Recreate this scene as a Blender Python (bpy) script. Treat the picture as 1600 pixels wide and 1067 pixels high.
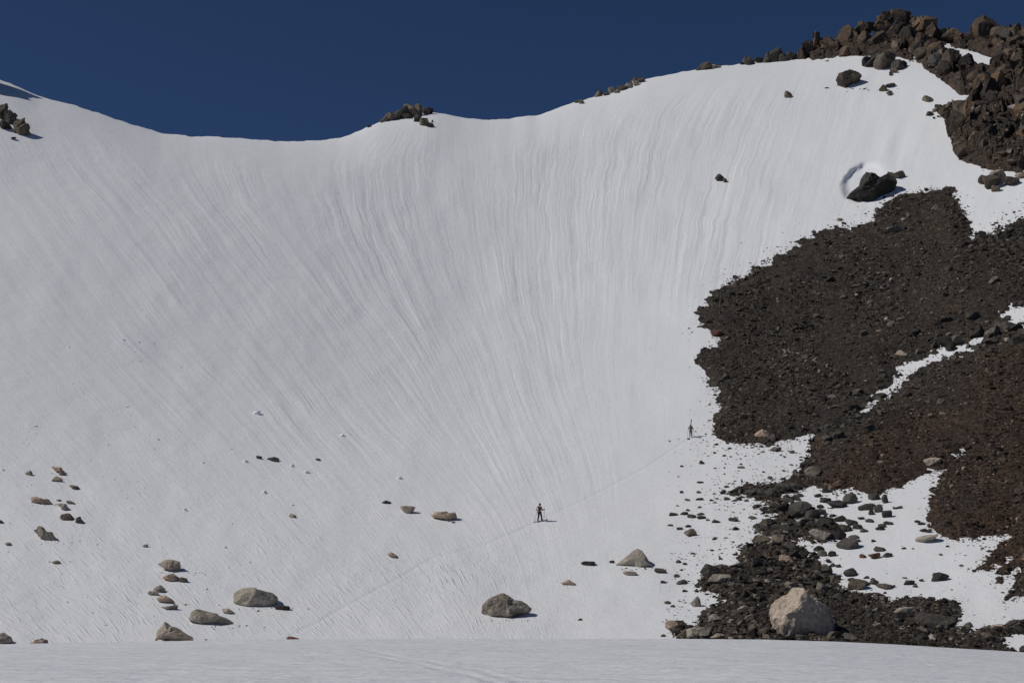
import bpy, bmesh, math, random
import numpy as np
from mathutils import Vector, Matrix, noise as mnoise

# ------------------------------------------------------------------ clear
for o in list(bpy.data.objects): bpy.data.objects.remove(o)
S = bpy.context.scene
C = S.collection
R = math.radians

# ------------------------------------------------------------------ camera, sky, sun, exposure
W, H = 1600.0, 1067.0
F = 2222.0                      # focal length in picture widths of 1600
PITCH = math.atan((960 - H / 2) / F)
EYE = np.array([0, 0, 1.7])
cam = bpy.data.cameras.new('camera'); cam.sensor_width = 36; cam.lens = 36 * F / W
cam.clip_start = 0.3; cam.clip_end = 5000
co = bpy.data.objects.new('camera', cam); C.objects.link(co)
co.location = EYE; co.rotation_euler = (R(90) + PITCH, 0, 0)
S.camera = co

SUN = Vector((-0.69, -0.12, 0.72)).normalized()      # towards the sun
sun_el = math.asin(SUN.z); sun_az = math.atan2(SUN.x, SUN.y)
w = bpy.data.worlds.new('World'); S.world = w; w.use_nodes = True
nt = w.node_tree; nt.nodes.clear()
sky = nt.nodes.new('ShaderNodeTexSky'); sky.sky_type = 'NISHITA'; sky.sun_disc = False
sky.sun_elevation = sun_el; sky.sun_rotation = sun_az
sky.altitude = 4000; sky.air_density = 0.78; sky.dust_density = 0.0; sky.ozone_density = 9.0
bg = nt.nodes.new('ShaderNodeBackground'); bg.inputs['Strength'].default_value = 0.057
wo = nt.nodes.new('ShaderNodeOutputWorld')
nt.links.new(sky.outputs[0], bg.inputs[0]); nt.links.new(bg.outputs[0], wo.inputs[0])
sl = bpy.data.lights.new('sun', 'SUN'); sl.energy = 3.6; sl.angle = R(0.53); sl.color = (1, 0.955, 0.885)
so = bpy.data.objects.new('sun', sl); C.objects.link(so)
so.rotation_euler = SUN.to_track_quat('Z', 'Y').to_euler(); so.location = (-60, 0, 90)
S.view_settings.view_transform = 'Standard'; S.view_settings.look = 'None'
S.view_settings.exposure = -0.47; S.view_settings.gamma = 1; S.view_settings.use_curve_mapping = False

rng = np.random.default_rng(11)
random.seed(11)

# ------------------------------------------------------------------ helpers
def tag(o, label=None, cat=None, group=None, kind=None):
    if label: o['label'] = label
    if cat: o['category'] = cat
    if group: o['group'] = group
    if kind: o['kind'] = kind
    return o
def link(name, data, parent=None):
    o = bpy.data.objects.new(name, data); C.objects.link(o)
    if parent is not None: o.parent = parent
    return o
def empty(name, loc=(0, 0, 0)):
    o = bpy.data.objects.new(name, None); C.objects.link(o); o.location = loc; o.empty_display_size = 0.3
    return o

def spl(x, y):                    # natural cubic spline, linear beyond its ends; y may be (n, k)
    x = np.asarray(x, float); y = np.asarray(y, float); n = len(x); h = np.diff(x)
    A = np.eye(n); B = np.zeros_like(y)
    for i in range(1, n - 1):
        A[i, i-1] = h[i-1]; A[i, i] = 2 * (h[i-1] + h[i]); A[i, i+1] = h[i]
        B[i] = 6 * ((y[i+1] - y[i]) / h[i] - (y[i] - y[i-1]) / h[i-1])
    M = np.linalg.solve(A, B)
    return x, y, h, M
def spl_eval(sp, q):
    x, y, h, M = sp; q = np.asarray(q, float); qc = np.clip(q, x[0], x[-1])
    i = np.clip(np.searchsorted(x, qc) - 1, 0, len(x) - 2)
    if y.ndim == 2:
        a = (x[i+1] - qc)[:, None]; b = (qc - x[i])[:, None]; hh = h[i][:, None]
    else:
        a = x[i+1] - qc; b = qc - x[i]; hh = h[i]
    return (M[i] * a**3 + M[i+1] * b**3) / (6*hh) + (y[i]/hh - M[i]*hh/6)*a + (y[i+1]/hh - M[i+1]*hh/6)*b

_perm = np.random.default_rng(3).random((256, 256))
def vnoise(x, y):
    x = np.asarray(x, float); y = np.asarray(y, float)
    xi = np.floor(x).astype(int); yi = np.floor(y).astype(int); fx = x - xi; fy = y - yi
    fx = fx*fx*fx*(fx*(fx*6-15)+10); fy = fy*fy*fy*(fy*(fy*6-15)+10)
    g = lambda a, b: _perm[a & 255, b & 255]
    return ((g(xi, yi)*(1-fx) + g(xi+1, yi)*fx)*(1-fy) + (g(xi, yi+1)*(1-fx) + g(xi+1, yi+1)*fx)*fy) * 2 - 1
def fbm(x, y, o=4):
    s = 0; a = 1; t = 0
    for k in range(o):
        s = s + a * vnoise(x * 2**k + 17.3*k, y * 2**k + 5.1*k); t += a; a *= 0.5
    return s / t
def cells(x, y):                  # blocky cellular relief: height of the nearest of jittered cell centres
    xi = np.floor(x).astype(int); yi = np.floor(y).astype(int)
    best = np.full(x.shape, 9.0); val = np.zeros(x.shape); sx = np.zeros(x.shape); sy = np.zeros(x.shape)
    for a in (-1, 0, 1):
        for b in (-1, 0, 1):
            cx = xi + a; cy = yi + b
            jx = cx + _perm[cx & 255, cy & 255]; jy = cy + _perm[(cx + 91) & 255, (cy + 37) & 255]
            d = (x - jx)**2 + (y - jy)**2; m = d < best
            best = np.where(m, d, best)
            r1 = _perm[(cx + 13) & 255, (cy + 7) & 255]; r2 = _perm[(cx + 3) & 255, (cy + 71) & 255]; r3 = _perm[(cx + 55) & 255, (cy + 5) & 255]
            val = np.where(m, r1 + (r2 - .5)*1.5*(x - jx) + (r3 - .5)*1.5*(y - jy), val)
    return val

def sdist_poly(px, py, poly):     # >0 inside
    P = np.asarray(poly, float); Q = np.roll(P, -1, axis=0)
    best = np.full(px.shape, 1e9); ins = np.zeros(px.shape, bool)
    for (ax, ay), (bx, by) in zip(P, Q):
        ex, ey = bx - ax, by - ay; L = ex*ex + ey*ey + 1e-9
        t = np.clip(((px - ax)*ex + (py - ay)*ey) / L, 0, 1)
        best = np.minimum(best, (px - ax - t*ex)**2 + (py - ay - t*ey)**2)
        if ay != by:
            c = ((ay > py) != (by > py)) & (px < ex*(py - ay)/(by - ay) + ax)
            ins ^= c
    d = np.sqrt(best)
    return np.where(ins, d, -d)
def sdist_line(px, py, pts):      # signed by side
    best = np.full(px.shape, 1e9); sg = np.ones(px.shape)
    for (ax, ay), (bx, by) in zip(pts[:-1], pts[1:]):
        ex, ey = bx - ax, by - ay; L = ex*ex + ey*ey
        t = np.clip(((px - ax)*ex + (py - ay)*ey) / L, 0, 1)
        d = (px - ax - t*ex)**2 + (py - ay - t*ey)**2
        m = d < best; best = np.where(m, d, best)
        sg = np.where(m, np.sign(ex*(py - ay) - ey*(px - ax)), sg)
    return np.sqrt(best) * sg

# ------------------------------------------------------------------ the lie of the land
# a bearing and height seen from the survey point (the camera) gives the distance to the slope there
SKYP = np.array([(-1200,-120),(-700,-20),(-300,55),(-80,95),(0,126),(25,134),(60,151),(110,163),(160,179),(200,193),(250,208),(300,213.5),(350,214.5),(400,218),
 (440,221.5),(500,220),(530,216),(560,206),(590,192),(620,185),(660,177),(680,175.5),(700,179),(720,184),(760,187.5),(800,185.5),(822,180.5),(838,181),(860,173.5),
 (900,160),(950,146),(1010,124),(1050,116),(1100,107),(1150,101),(1200,96),(1245,91),(1300,78),(1350,64),(1400,56),(1450,62),(1500,70),(1550,66),(1600,64),(2000,40),(2800,-40)], float)
_qx = np.arange(-1200, 2800, 2.0); _qs = np.interp(_qx, SKYP[:, 0], SKYP[:, 1])
_k = np.exp(-(np.arange(-8, 9) / 3.0)**2); _k /= _k.sum()
_qs = np.convolve(np.pad(_qs, 8, mode='edge'), _k, 'valid')
_qsm = _qs.copy()
_qs = _qs + 0.7 * vnoise(_qx / 13, _qx * 0) + 0.35*vnoise(_qx / 5, _qx*0 + 9)
def skyline(px): return np.interp(px, _qx, _qs)

PYK = [20, 100, 225, 300, 400, 520, 683, 814, 900, 950, 1010, 1060]
PXK = [-700, 0, 400, 850, 1100, 1300, 1600, 2300]
YT = np.array([
 [290,270,242,223,197,169,138,114,102,95,87,80],
 [335,312,278,256,226,194,155,127,111,102,92,84],
 [372,345,306,281,250,216,171,134,116,107,95.5,87],
 [400,370,328,302,271,236,184,141,121,111,98,88],
 [398,366,323,297,266,231,181,139,119.5,110,97,88],
 [388,356,313,288,258,223,175,135,117,108,96,87],
 [355,327,288,265,237,204,161,127,112,104,93,85],
 [300,276,243,224,200,173,138,113,102,96,88,81]], float)
_pyd = np.arange(-160, 1100, 4.0); _pxd = np.arange(-720, 2321, 8.0)
def _ext(v):
    return v
_rows = spl_eval(spl(PYK, YT.T), np.clip(_pyd, 20, 1060))          # (npy, 8)
_rows += np.where(_pyd < 20, (20 - _pyd) * 0.36, 0)[:, None] - np.where(_pyd > 1060, (_pyd - 1060) * 0.18, 0)[:, None]
YG = spl_eval(spl(PXK, _rows.T), _pxd).T                            # (npy, npx)
def ybase(px, py):
    px = np.asarray(px, float); py = np.asarray(py, float)
    a = np.clip((px - _pxd[0]) / 8, 0, len(_pxd) - 1.001); b = np.clip((py - _pyd[0]) / 4, 0, len(_pyd) - 1.001)
    i = a.astype(int); j = b.astype(int); fa = a - i; fb = b - j
    return (YG[j, i]*(1-fa) + YG[j, i+1]*fa)*(1-fb) + (YG[j+1, i]*(1-fa) + YG[j+1, i+1]*fa)*fb
def depth(px, py):
    px = np.asarray(px, float); py = np.asarray(py, float)
    s = np.interp(px, _qx, _qsm); B = 75.0
    t = np.clip(1 - (py - s) / B, 0, 1)
    y = ybase(px, py) + 15 * (1 - np.sqrt(np.maximum(1 - t*t, 0)))
    # gentle swells, a wind scoop beside the dark rock, drift ridge beside it
    y = y + 0.5 * fbm(px/90 + 3, py/70, 3) * np.clip((py - s)/40, 0, 1)
    dd = np.sqrt(((px - 1353 + (py - 285)*0.35)/38)**2 + ((py - 283)/34)**2); tq = np.clip((1.06 - dd + 0.05*vnoise(px/9, py/9))/0.42, 0, 1) * np.clip((1412 - px + (py - 260)*0.3)/75, 0, 1)**1.5; y = y + 3.0*tq*tq*(3 - 2*tq)
    y = y - 0.5 * np.exp(-((px - 1386 + (py - 225)*0.25)/11)**2 - ((py - 228)/30)**2)
    y = y + 0.5 * np.exp(-((px - 1408 + (py - 225)*0.25)/14)**2 - ((py - 222)/34)**2)
    return y
def ray(px, py):
    a = (np.asarray(px, float) - W/2) / F; b = (H/2 - np.asarray(py, float)) / F
    c, s = math.cos(PITCH), math.sin(PITCH); q = c - b*s
    return a / q, (s + b*c) / q
def land(px, py):
    y = depth(px, py); u, v = ray(px, py)
    return np.stack([u*y, y, EYE[2] + v*y], axis=-1)
def land_normal(px, py):
    e = 3.0
    dx = land(px + e, py) - land(px - e, py); dy = land(px, py - e) - land(px, py + e)
    n = np.cross(dx, dy); n /= np.linalg.norm(n, axis=-1, keepdims=True)
    return np.where(n[..., 2:3] < 0, -n, n)
def scale_at(px, py): return float(depth(px, py)) / F            # metres in one picture unit

def grid_mesh(name, V, mat=None, smooth=True, attrs=None):
    ny, nx = V.shape[:2]
    idx = np.arange(ny*nx).reshape(ny, nx)
    f = np.stack([idx[:-1, :-1], idx[:-1, 1:], idx[1:, 1:], idx[1:, :-1]], -1).reshape(-1, 4)
    return raw_mesh(name, V.reshape(-1, 3), f, mat, smooth, attrs)
def raw_mesh(name, V, f, mat=None, smooth=True, attrs=None):
    me = bpy.data.meshes.new(name)
    k = f.shape[1]
    me.vertices.add(len(V)); me.vertices.foreach_set('co', np.ascontiguousarray(V, dtype=np.float32).ravel())
    me.loops.add(f.size); me.loops.foreach_set('vertex_index', np.ascontiguousarray(f, dtype=np.int32).ravel())
    me.polygons.add(len(f)); me.polygons.foreach_set('loop_start', np.arange(0, f.size, k, dtype=np.int32))
    me.polygons.foreach_set('loop_total', np.full(len(f), k, dtype=np.int32))
    me.polygons.foreach_set('use_smooth', np.full(len(f), smooth, dtype=bool))
    for an, av in (attrs or {}).items():
        if av.ndim == 1:
            a = me.attributes.new(an, 'FLOAT', 'POINT'); a.data.foreach_set('value', av.astype(np.float32))
        else:
            a = me.attributes.new(an, 'FLOAT_VECTOR', 'POINT'); a.data.foreach_set('vector', av.astype(np.float32).ravel())
    me.update(calc_edges=True); me.validate()
    if mat: me.materials.append(mat)
    return me

# ------------------------------------------------------------------ materials
class NB:
    def __init__(s, name):
        s.m = bpy.data.materials.new(name); s.m.use_nodes = True; s.t = s.m.node_tree
        s.b = s.t.nodes['Principled BSDF']
    def n(s, typ, **kw):
        nd = s.t.nodes.new(typ)
        for k, v in kw.items():
            if k in nd.inputs.keys() if hasattr(nd.inputs, 'keys') else False: nd.inputs[k].default_value = v
            else: setattr(nd, k, v)
        return nd
    def l(s, a, b): s.t.links.new(a, b)
    def math(s, op, a, b=None, clamp=False):
        nd = s.t.nodes.new('ShaderNodeMath'); nd.operation = op; nd.use_clamp = clamp
        for i, v in enumerate((a, b)):
            if v is None: continue
            if isinstance(v, (int, float)): nd.inputs[i].default_value = v
            else: s.l(v, nd.inputs[i])
        return nd.outputs[0]
    def noise(s, vec, scale, detail=3, rough=0.5):
        nd = s.t.nodes.new('ShaderNodeTexNoise'); nd.inputs['Scale'].default_value = scale
        nd.inputs['Detail'].default_value = detail; nd.inputs['Roughness'].default_value = rough
        if vec is not None: s.l(vec, nd.inputs['Vector'])
        return nd.outputs['Fac']
    def ramp(s, fac, stops):
        nd = s.t.nodes.new('ShaderNodeValToRGB'); e = nd.color_ramp.elements
        while len(e) > 1: e.remove(e[-1])
        e[0].position = stops[0][0]; e[0].color = (*stops[0][1], 1)
        for p, c in stops[1:]:
            q = e.new(p); q.color = (*c, 1)
        s.l(fac, nd.inputs[0]); return nd.outputs[0]
    def mix(s, fac, a, b, mode='MIX'):
        nd = s.t.nodes.new('ShaderNodeMix'); nd.data_type = 'RGBA'; nd.blend_type = mode
        for v, k in ((fac, 0), (a, 6), (b, 7)):
            if isinstance(v, (int, float)): nd.inputs[k].default_value = v
            elif isinstance(v, tuple): nd.inputs[k].default_value = (*v, 1)
            else: s.l(v, nd.inputs[k])
        return nd.outputs[2]
    def attr(s, name):
        nd = s.t.nodes.new('ShaderNodeAttribute'); nd.attribute_name = name; return nd
    def bump(s, h, dist=1.0, strength=1.0):
        nd = s.t.nodes.new('ShaderNodeBump'); nd.inputs['Distance'].default_value = dist; nd.inputs['Strength'].default_value = strength
        s.l(h, nd.inputs['Height']); s.l(nd.outputs[0], s.b.inputs['Normal'])

def snow_material(name, slope):
    k = NB(name); tc = k.n('ShaderNodeTexCoord'); P = tc.outputs['Object']
    k.b.inputs['Roughness'].default_value = 0.62; k.b.inputs['Specular IOR Level'].default_value = 0.22
    big = k.noise(P, 0.035, 3, 0.55); mid = k.noise(P, 0.35, 4, 0.6); fine = k.noise(P, 2.2, 4, 0.65)
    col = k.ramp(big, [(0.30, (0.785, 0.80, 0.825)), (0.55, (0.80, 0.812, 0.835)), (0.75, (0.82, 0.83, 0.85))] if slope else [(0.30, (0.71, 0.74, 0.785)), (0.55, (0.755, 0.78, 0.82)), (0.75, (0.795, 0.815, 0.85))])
    dirt = k.ramp(k.noise(P, 1.1, 5, 0.7), [(0.60, (0, 0, 0)), (0.78, (1, 1, 1))])
    col = k.mix(k.math('MULTIPLY', dirt, 0.22), col, (0.60, 0.585, 0.565))
    h = k.math('ADD', k.math('MULTIPLY', fine, 0.05), k.math('MULTIPLY', k.noise(P, 6.0, 3, 0.7), 0.02))
    h = k.math('ADD', h, k.math('MULTIPLY', mid, 0.10))
    if slope:
        fl = k.attr('flow').outputs['Fac']; al = k.attr('along').outputs['Fac']; am = k.attr('flute').outputs['Fac']
        fl = k.math('ADD', fl, k.math('MULTIPLY', k.noise(P, 0.06, 3, 0.6), 14.0)); up = k.attr('upper').outputs['Fac']
        def streak(a, b, detail):
            cx = k.n('ShaderNodeCombineXYZ'); k.l(k.math('MULTIPLY', fl, a), cx.inputs[0]); k.l(k.math('MULTIPLY', al, b), cx.inputs[1])
            return k.noise(cx.outputs[0], 1.0, detail, 0.55)
        s1 = streak(1/15.0, 1/140.0, 2); s2 = streak(1/5.5, 1/80.0, 3); s3 = streak(1/40.0, 1/260.0, 1)
        hs = k.math('ADD', k.math('MULTIPLY', s1, 0.25), k.math('MULTIPLY', s2, k.math('ADD', 0.05, k.math('MULTIPLY', up, 0.09))))
        hs = k.math('ADD', hs, k.math('MULTIPLY', s3, 0.30))
        h = k.math('ADD', h, k.math('MULTIPLY', hs, am))
        ro = k.attr('rough').outputs['Fac']
        cx = k.n('ShaderNodeCombineXYZ'); k.l(k.math('MULTIPLY', fl, 1/5.0), cx.inputs[0]); k.l(k.math('MULTIPLY', al, 1/16.0), cx.inputs[1])
        rn = k.noise(cx.outputs[0], 1.0, 3, 0.6)
        rn = k.math('MAXIMUM', k.math('SUBTRACT', rn, 0.52), 0)
        h = k.math('ADD', h, k.math('MULTIPLY', k.math('MULTIPLY', rn, ro), 0.19))
    else:
        mp = k.n('ShaderNodeMapping'); mp.inputs['Scale'].default_value = (0.25, 1.0, 1.0); k.l(P, mp.inputs[0])
        h = k.math('ADD', h, k.math('MULTIPLY', k.noise(mp.outputs[0], 0.7, 5, 0.7), 0.75))
    tr = k.attr('track').outputs['Fac']
    g = k.math('SUBTRACT', 1.0, k.math('DIVIDE', k.math('ABSOLUTE', tr), 0.24), clamp=True)
    g = k.math('MULTIPLY', g, k.math('ADD', 0.35, k.noise(P, 0.9, 2)))
    h = k.math('SUBTRACT', h, k.math('MULTIPLY', g, 0.035 if slope else 0.045))
    if slope: col = k.mix(k.math('MULTIPLY', g, 0.09), col, (0.55, 0.57, 0.60))
    k.l(col, k.b.inputs['Base Color'])
    k.bump(h, 1.0, 1.0)
    return k.m
M_SNOW = snow_material('wind_packed_snow', True)
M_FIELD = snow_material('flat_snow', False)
def plain_snow():
    k = NB('snow_lump'); k.b.inputs['Base Color'].default_value = (0.84, 0.85, 0.87, 1); k.b.inputs['Roughness'].default_value = 0.6
    tc = k.n('ShaderNodeTexCoord'); k.bump(k.noise(tc.outputs['Object'], 9, 4, 0.6), 0.03); return k.m
M_LUMP = plain_snow()

def rock_material(name, stops, scale=0.6, per_object=0.0, bumpd=0.12, attr=False, rnd=0.35, tint=None, pebbles=0):
    """stone: mottled colour from a ramp, darker veins, lichen-like specks, cracked relief"""
    k = NB(name); tc = k.n('ShaderNodeTexCoord'); P = tc.outputs['Object']
    k.b.inputs['Roughness'].default_value = 0.9; k.b.inputs['Specular IOR Level'].default_value = 0.2
    oi = k.n('ShaderNodeObjectInfo')
    ad = k.n('ShaderNodeVectorMath'); ad.operation = 'ADD'; sc = k.n('ShaderNodeVectorMath'); sc.operation = 'SCALE'
    cx = k.n('ShaderNodeCombineXYZ')
    for i in range(3): k.l(oi.outputs['Random'], cx.inputs[i])
    k.l(cx.outputs[0], sc.inputs[0]); sc.inputs['Scale'].default_value = 61.0
    k.l(P, ad.inputs[0]); k.l(sc.outputs[0], ad.inputs[1]); P = ad.outputs[0]
    n1 = k.noise(P, scale, 5, 0.62)
    if attr:
        fac = k.math('ADD', k.attr('shade').outputs['Fac'], k.math('MULTIPLY', k.math('SUBTRACT', n1, 0.5), 0.5))
    else:
        fac = k.math('ADD', n1, k.math('MULTIPLY', k.math('SUBTRACT', oi.outputs['Random'], 0.5), rnd*2))
    col = k.ramp(fac, stops)
    n2 = k.noise(P, scale*7, 4, 0.7)
    col = k.mix(0.75, col, k.ramp(n2, [(0.25, (0.45, 0.45, 0.45)), (0.5, (1, 1, 1)), (0.75, (1.5, 1.45, 1.4))]), 'MULTIPLY')
    if pebbles:
        col = k.mix(1.0, col, k.ramp(k.noise(P, 0.09, 4, 0.6), [(0.3, (0.72, 0.70, 0.70)), (0.5, (1, 1, 1)), (0.7, (1.32, 1.22, 1.12))]), 'MULTIPLY')
        vp = k.n('ShaderNodeTexVoronoi'); vp.inputs['Scale'].default_value = pebbles; k.l(P, vp.inputs['Vector'])
        col = k.mix(0.85, col, k.ramp(vp.outputs['Color'], [(0.1, (0.45, 0.45, 0.46)), (0.5, (1, 1, 1)), (0.75, (1.4, 1.4, 1.4)), (0.95, (2.6, 2.5, 2.4))]), 'MULTIPLY')
    if tint:
        red = k.attr(tint[0]).outputs['Fac']; col = k.mix(red, col, tint[1], 'MULTIPLY')
    k.l(col, k.b.inputs['Base Color'])
    vo = k.n('ShaderNodeTexVoronoi'); vo.feature = 'DISTANCE_TO_EDGE'; vo.inputs['Scale'].default_value = scale*1.7; k.l(P, vo.inputs['Vector'])
    cr = k.math('MINIMUM', k.math('MULTIPLY', vo.outputs['Distance'], 5.0), 1.0)
    h = k.math('ADD', k.math('MULTIPLY', k.noise(P, scale*3, 6, 0.65), 1.0), k.math('MULTIPLY', cr, 0.12))
    k.bump(h, bumpd, 1.0)
    return k.m
M_TAN = rock_material('tan_granite', [(0.25, (0.24, 0.20, 0.16)), (0.5, (0.39, 0.325, 0.26)), (0.75, (0.50, 0.41, 0.33))], 0.9, rnd=0.12, bumpd=0.22)
M_PALE = rock_material('pale_granite', [(0.25, (0.30, 0.25, 0.20)), (0.5, (0.47, 0.39, 0.31)), (0.75, (0.56, 0.47, 0.39))], 0.5, rnd=0.05, bumpd=0.3)
M_PINK = rock_material('pinkish_granite', [(0.25, (0.30, 0.215, 0.16)), (0.5, (0.45, 0.33, 0.25)), (0.75, (0.52, 0.40, 0.31))], 0.9, rnd=0.1, bumpd=0.2)
M_GREY = rock_material('grey_granite', [(0.25, (0.18, 0.16, 0.132)), (0.5, (0.33, 0.292, 0.24)), (0.75, (0.45, 0.40, 0.335))], 0.8, rnd=0.12, bumpd=0.24)
M_DARK = rock_material('dark_basalt', [(0.2, (0.035, 0.032, 0.029)), (0.5, (0.070, 0.064, 0.057)), (0.8, (0.12, 0.108, 0.095))], 0.9, rnd=0.25)
M_BROWN = rock_material('brown_rock', [(0.2, (0.075, 0.060, 0.047)), (0.5, (0.145, 0.118, 0.092)), (0.8, (0.24, 0.195, 0.15))], 0.8, rnd=0.2)
M_RED = rock_material('rust_red_rock', [(0.2, (0.06, 0.033, 0.025)), (0.5, (0.12, 0.062, 0.045)), (0.8, (0.17, 0.09, 0.065))], 0.8, rnd=0.2)
SCREE_STOPS = [(0.05, (0.022, 0.019, 0.016)), (0.30, (0.044, 0.037, 0.031)), (0.5, (0.072, 0.059, 0.048)), (0.7, (0.118, 0.096, 0.077)), (0.88, (0.21, 0.18, 0.15)), (1.0, (0.36, 0.32, 0.28))]
M_SCREE = rock_material('scree_ground', [(0.3, (0.032, 0.027, 0.022)), (0.55, (0.050, 0.041, 0.033)), (0.75, (0.076, 0.061, 0.048))], 0.8, rnd=0, bumpd=0.3, pebbles=3.2, tint=('red', (1.04, 0.83, 0.75)))
M_STONES = rock_material('scree_stones', SCREE_STOPS, 1.2, attr=True, bumpd=0.05, tint=('red', (1.04, 0.83, 0.75)))
M_CHUNK = rock_material('scree_boulder', [(0.1, (0.032, 0.029, 0.026)), (0.45, (0.066, 0.058, 0.051)), (0.7, (0.11, 0.094, 0.079)), (0.9, (0.19, 0.165, 0.14))], 0.9, rnd=0.38)
M_CLIFF = rock_material('cliff_rock', [(0.15, (0.034, 0.029, 0.026)), (0.40, (0.072, 0.055, 0.044)), (0.62, (0.125, 0.088, 0.064)), (0.85, (0.20, 0.132, 0.085))], 0.5, rnd=0.3, bumpd=0.5)
M_FACE = rock_material('cliff_face_rock', [(0.25, (0.028, 0.024, 0.022)), (0.5, (0.062, 0.047, 0.037)), (0.7, (0.12, 0.083, 0.058)), (0.85, (0.18, 0.118, 0.075))], 0.55, rnd=0.0, bumpd=0.6)
M_OCHRE = rock_material('ochre_rock', [(0.2, (0.08, 0.052, 0.032)), (0.5, (0.15, 0.10, 0.06)), (0.8, (0.22, 0.15, 0.09))], 0.6, rnd=0.15, bumpd=0.4)

# ------------------------------------------------------------------ setting: snow slope
DIRS = np.array([  # px, py, sideways drift per step down of the melt runnels
 (-300,400,.9),(-300,800,1.0),(60,190,.45),(110,300,.75),(200,300,.9),(340,240,.2),(300,320,.75),(400,350,.8),(100,600,.95),(300,600,1.0),(450,420,.85),
 (600,330,.3),(600,410,.5),(590,520,.8),(700,520,.5),(700,250,.08),(750,400,.2),(800,560,.3),(850,210,-.1),(850,400,0.03),
 (950,160,-.6),(950,250,-.1),(950,500,-.04),(1050,130,-1.1),(1050,205,-.25),(1050,400,-.13),(1150,115,-1.0),(1150,200,-.3),(1200,400,-.2),(1100,520,-.2),
 (1300,150,-.25),(1300,250,-.3),(575,205,-1.0),(540,240,-.5),(550,280,.2),(480,240,-.1),(480,300,.5),(300,900,.9),(700,780,.8),(600,700,.95),(850,700,.4),(500,850,1.0),(450,950,.9),(1050,750,-.05),
 (900,900,.2),(1500,400,-.4),(1500,700,-.5),(1500,900,-.6),(2000,500,-.6),(1400,100,-.4),(100,900,1.0),(-300,150,.6)])
def drift(px, py):
    num = np.zeros(px.shape); den = np.zeros(px.shape) + 1e-9
    for x, y, s in DIRS:
        d2 = ((px - x)**2 + ((py - y)*1.2)**2)
        wgt = 1.0 / (d2 + 900)**1.6; num += wgt*s; den += wgt
    return num / den

cols = np.concatenate([np.arange(-700, -40, 22.0), np.arange(-40, 1640, 2.0), np.arange(1640, 2300, 22.0)])
NR = 440
tt = np.linspace(0, 1, NR); tt = 1 - (1 - tt)**1.12            # closer rows near the crest
sk = skyline(cols)
PX = np.broadcast_to(cols, (NR, len(cols))).copy()
PY = 1055 + (sk[None, :] - 1055) * tt[:, None]
V = land(PX, PY)
TRACK1 = [(455,992),(500,970),(530,952),(560,936),(600,915),(640,893),(680,869),(715,862),(760,850),(800,833),(838,815),(850,809),(870,800),(910,782),(960,756),(1010,730),(1045,706),(1078,685)]
# flow coordinate: carried along the runnels from the level py = 450
pyg = np.arange(-160, 1080, 4.0); pxg = np.arange(-900, 2500, 6.0)
GX, GY = np.meshgrid(pxg, pyg); DR = drift(GX, GY)
DR = np.clip(DR, -1.4, 1.3)
flow = np.zeros_like(GX); j0 = int(np.argmin(abs(pyg - 450))); flow[j0] = pxg
def lerp_ext(x, arr):
    r = np.interp(x, pxg, arr)
    r = np.where(x < pxg[0], arr[0] + (x - pxg[0])*(arr[1]-arr[0])/6, r)
    return np.where(x > pxg[-1], arr[-1] + (x - pxg[-1])*(arr[-1]-arr[-2])/6, r)
for j in range(j0 + 1, len(pyg)): flow[j] = lerp_ext(pxg - DR[j]*4, flow[j-1])
for j in range(j0 - 1, -1, -1): flow[j] = lerp_ext(pxg + DR[j]*4, flow[j+1])
def gsample(G, px, py):
    a = np.clip((px - pxg[0])/6, 0, len(pxg)-1.001); b = np.clip((py - pyg[0])/4, 0, len(pyg)-1.001)
    i = a.astype(int); j = b.astype(int); fa = a-i; fb = b-j
    return (G[j,i]*(1-fa)+G[j,i+1]*fa)*(1-fb)+(G[j+1,i]*(1-fa)+G[j+1,i+1]*fa)*fb
FL = gsample(flow, PX, PY)
FLUTE = np.clip((PY - sk[None, :] - 6)/50, 0, 1) * np.interp(PY, [150, 300, 600, 760, 900], [1, 1, .65, .3, .10])
UPPER = np.exp(-((PX - 930)/330)**2) * np.interp(PY - sk[None, :], [4, 40, 160, 330], [0, 1, 1, 0])
FLUTE = FLUTE * np.clip(0.95 + 0.75*fbm(PX/90, PY/90, 3), .45, 1.6) * (1 - 0.75*np.clip((PX - 800)/200, 0, 1)*np.clip((PY - 400)/160, 0, 1)) * np.interp(PX, [-50, 150, 480, 1150, 1350, 1500], [.3, .5, .9, .9, .5, .3])
ROUGH = np.clip(np.interp(PY, [560, 760, 960], [0, .5, 1.0]) * np.interp(PX, [-100, 150, 700, 950], [.7, 1, .8, .15]) * (1 + 0.8*fbm(PX/60+9, PY/50, 3)), 0, 1.6)
ROUGH = ROUGH + 1.1*np.exp(-((PX-700)/55)**2 - ((PY-900)/35)**2)
TR = sdist_line(PX, PY, TRACK1) * V[..., 1] / F
# far side of the crest
back = []
base = V[-1]; prev = V[-2]
for q in (1.5, 4, 8, 14, 24, 40, 70, 120):
    b = base.copy(); b[:, 1] += q; b[:, 0] += q*base[:, 0]/base[:, 1]
    b[:, 2] += 0.22*q - 0.028*q*q if q < 14 else 0.22*14 - .028*196 - 0.56*(q - 14)
    back.append(b)
V2 = np.concatenate([V] + [b[None] for b in back], 0)
pad = lambda A: np.concatenate([A] + [A[-1:]]*len(back), 0).ravel()
snow = link('snow_slope', grid_mesh('snow_slope', V2, M_SNOW, True, {'flow': pad(FL), 'along': pad(PY), 'flute': pad(FLUTE), 'upper': pad(UPPER), 'rough': pad(ROUGH), 'track': pad(TR)}))
tag(snow, 'broad wind packed snow bowl scored with fine melt runnels rising to the pass', kind='structure')

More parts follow.
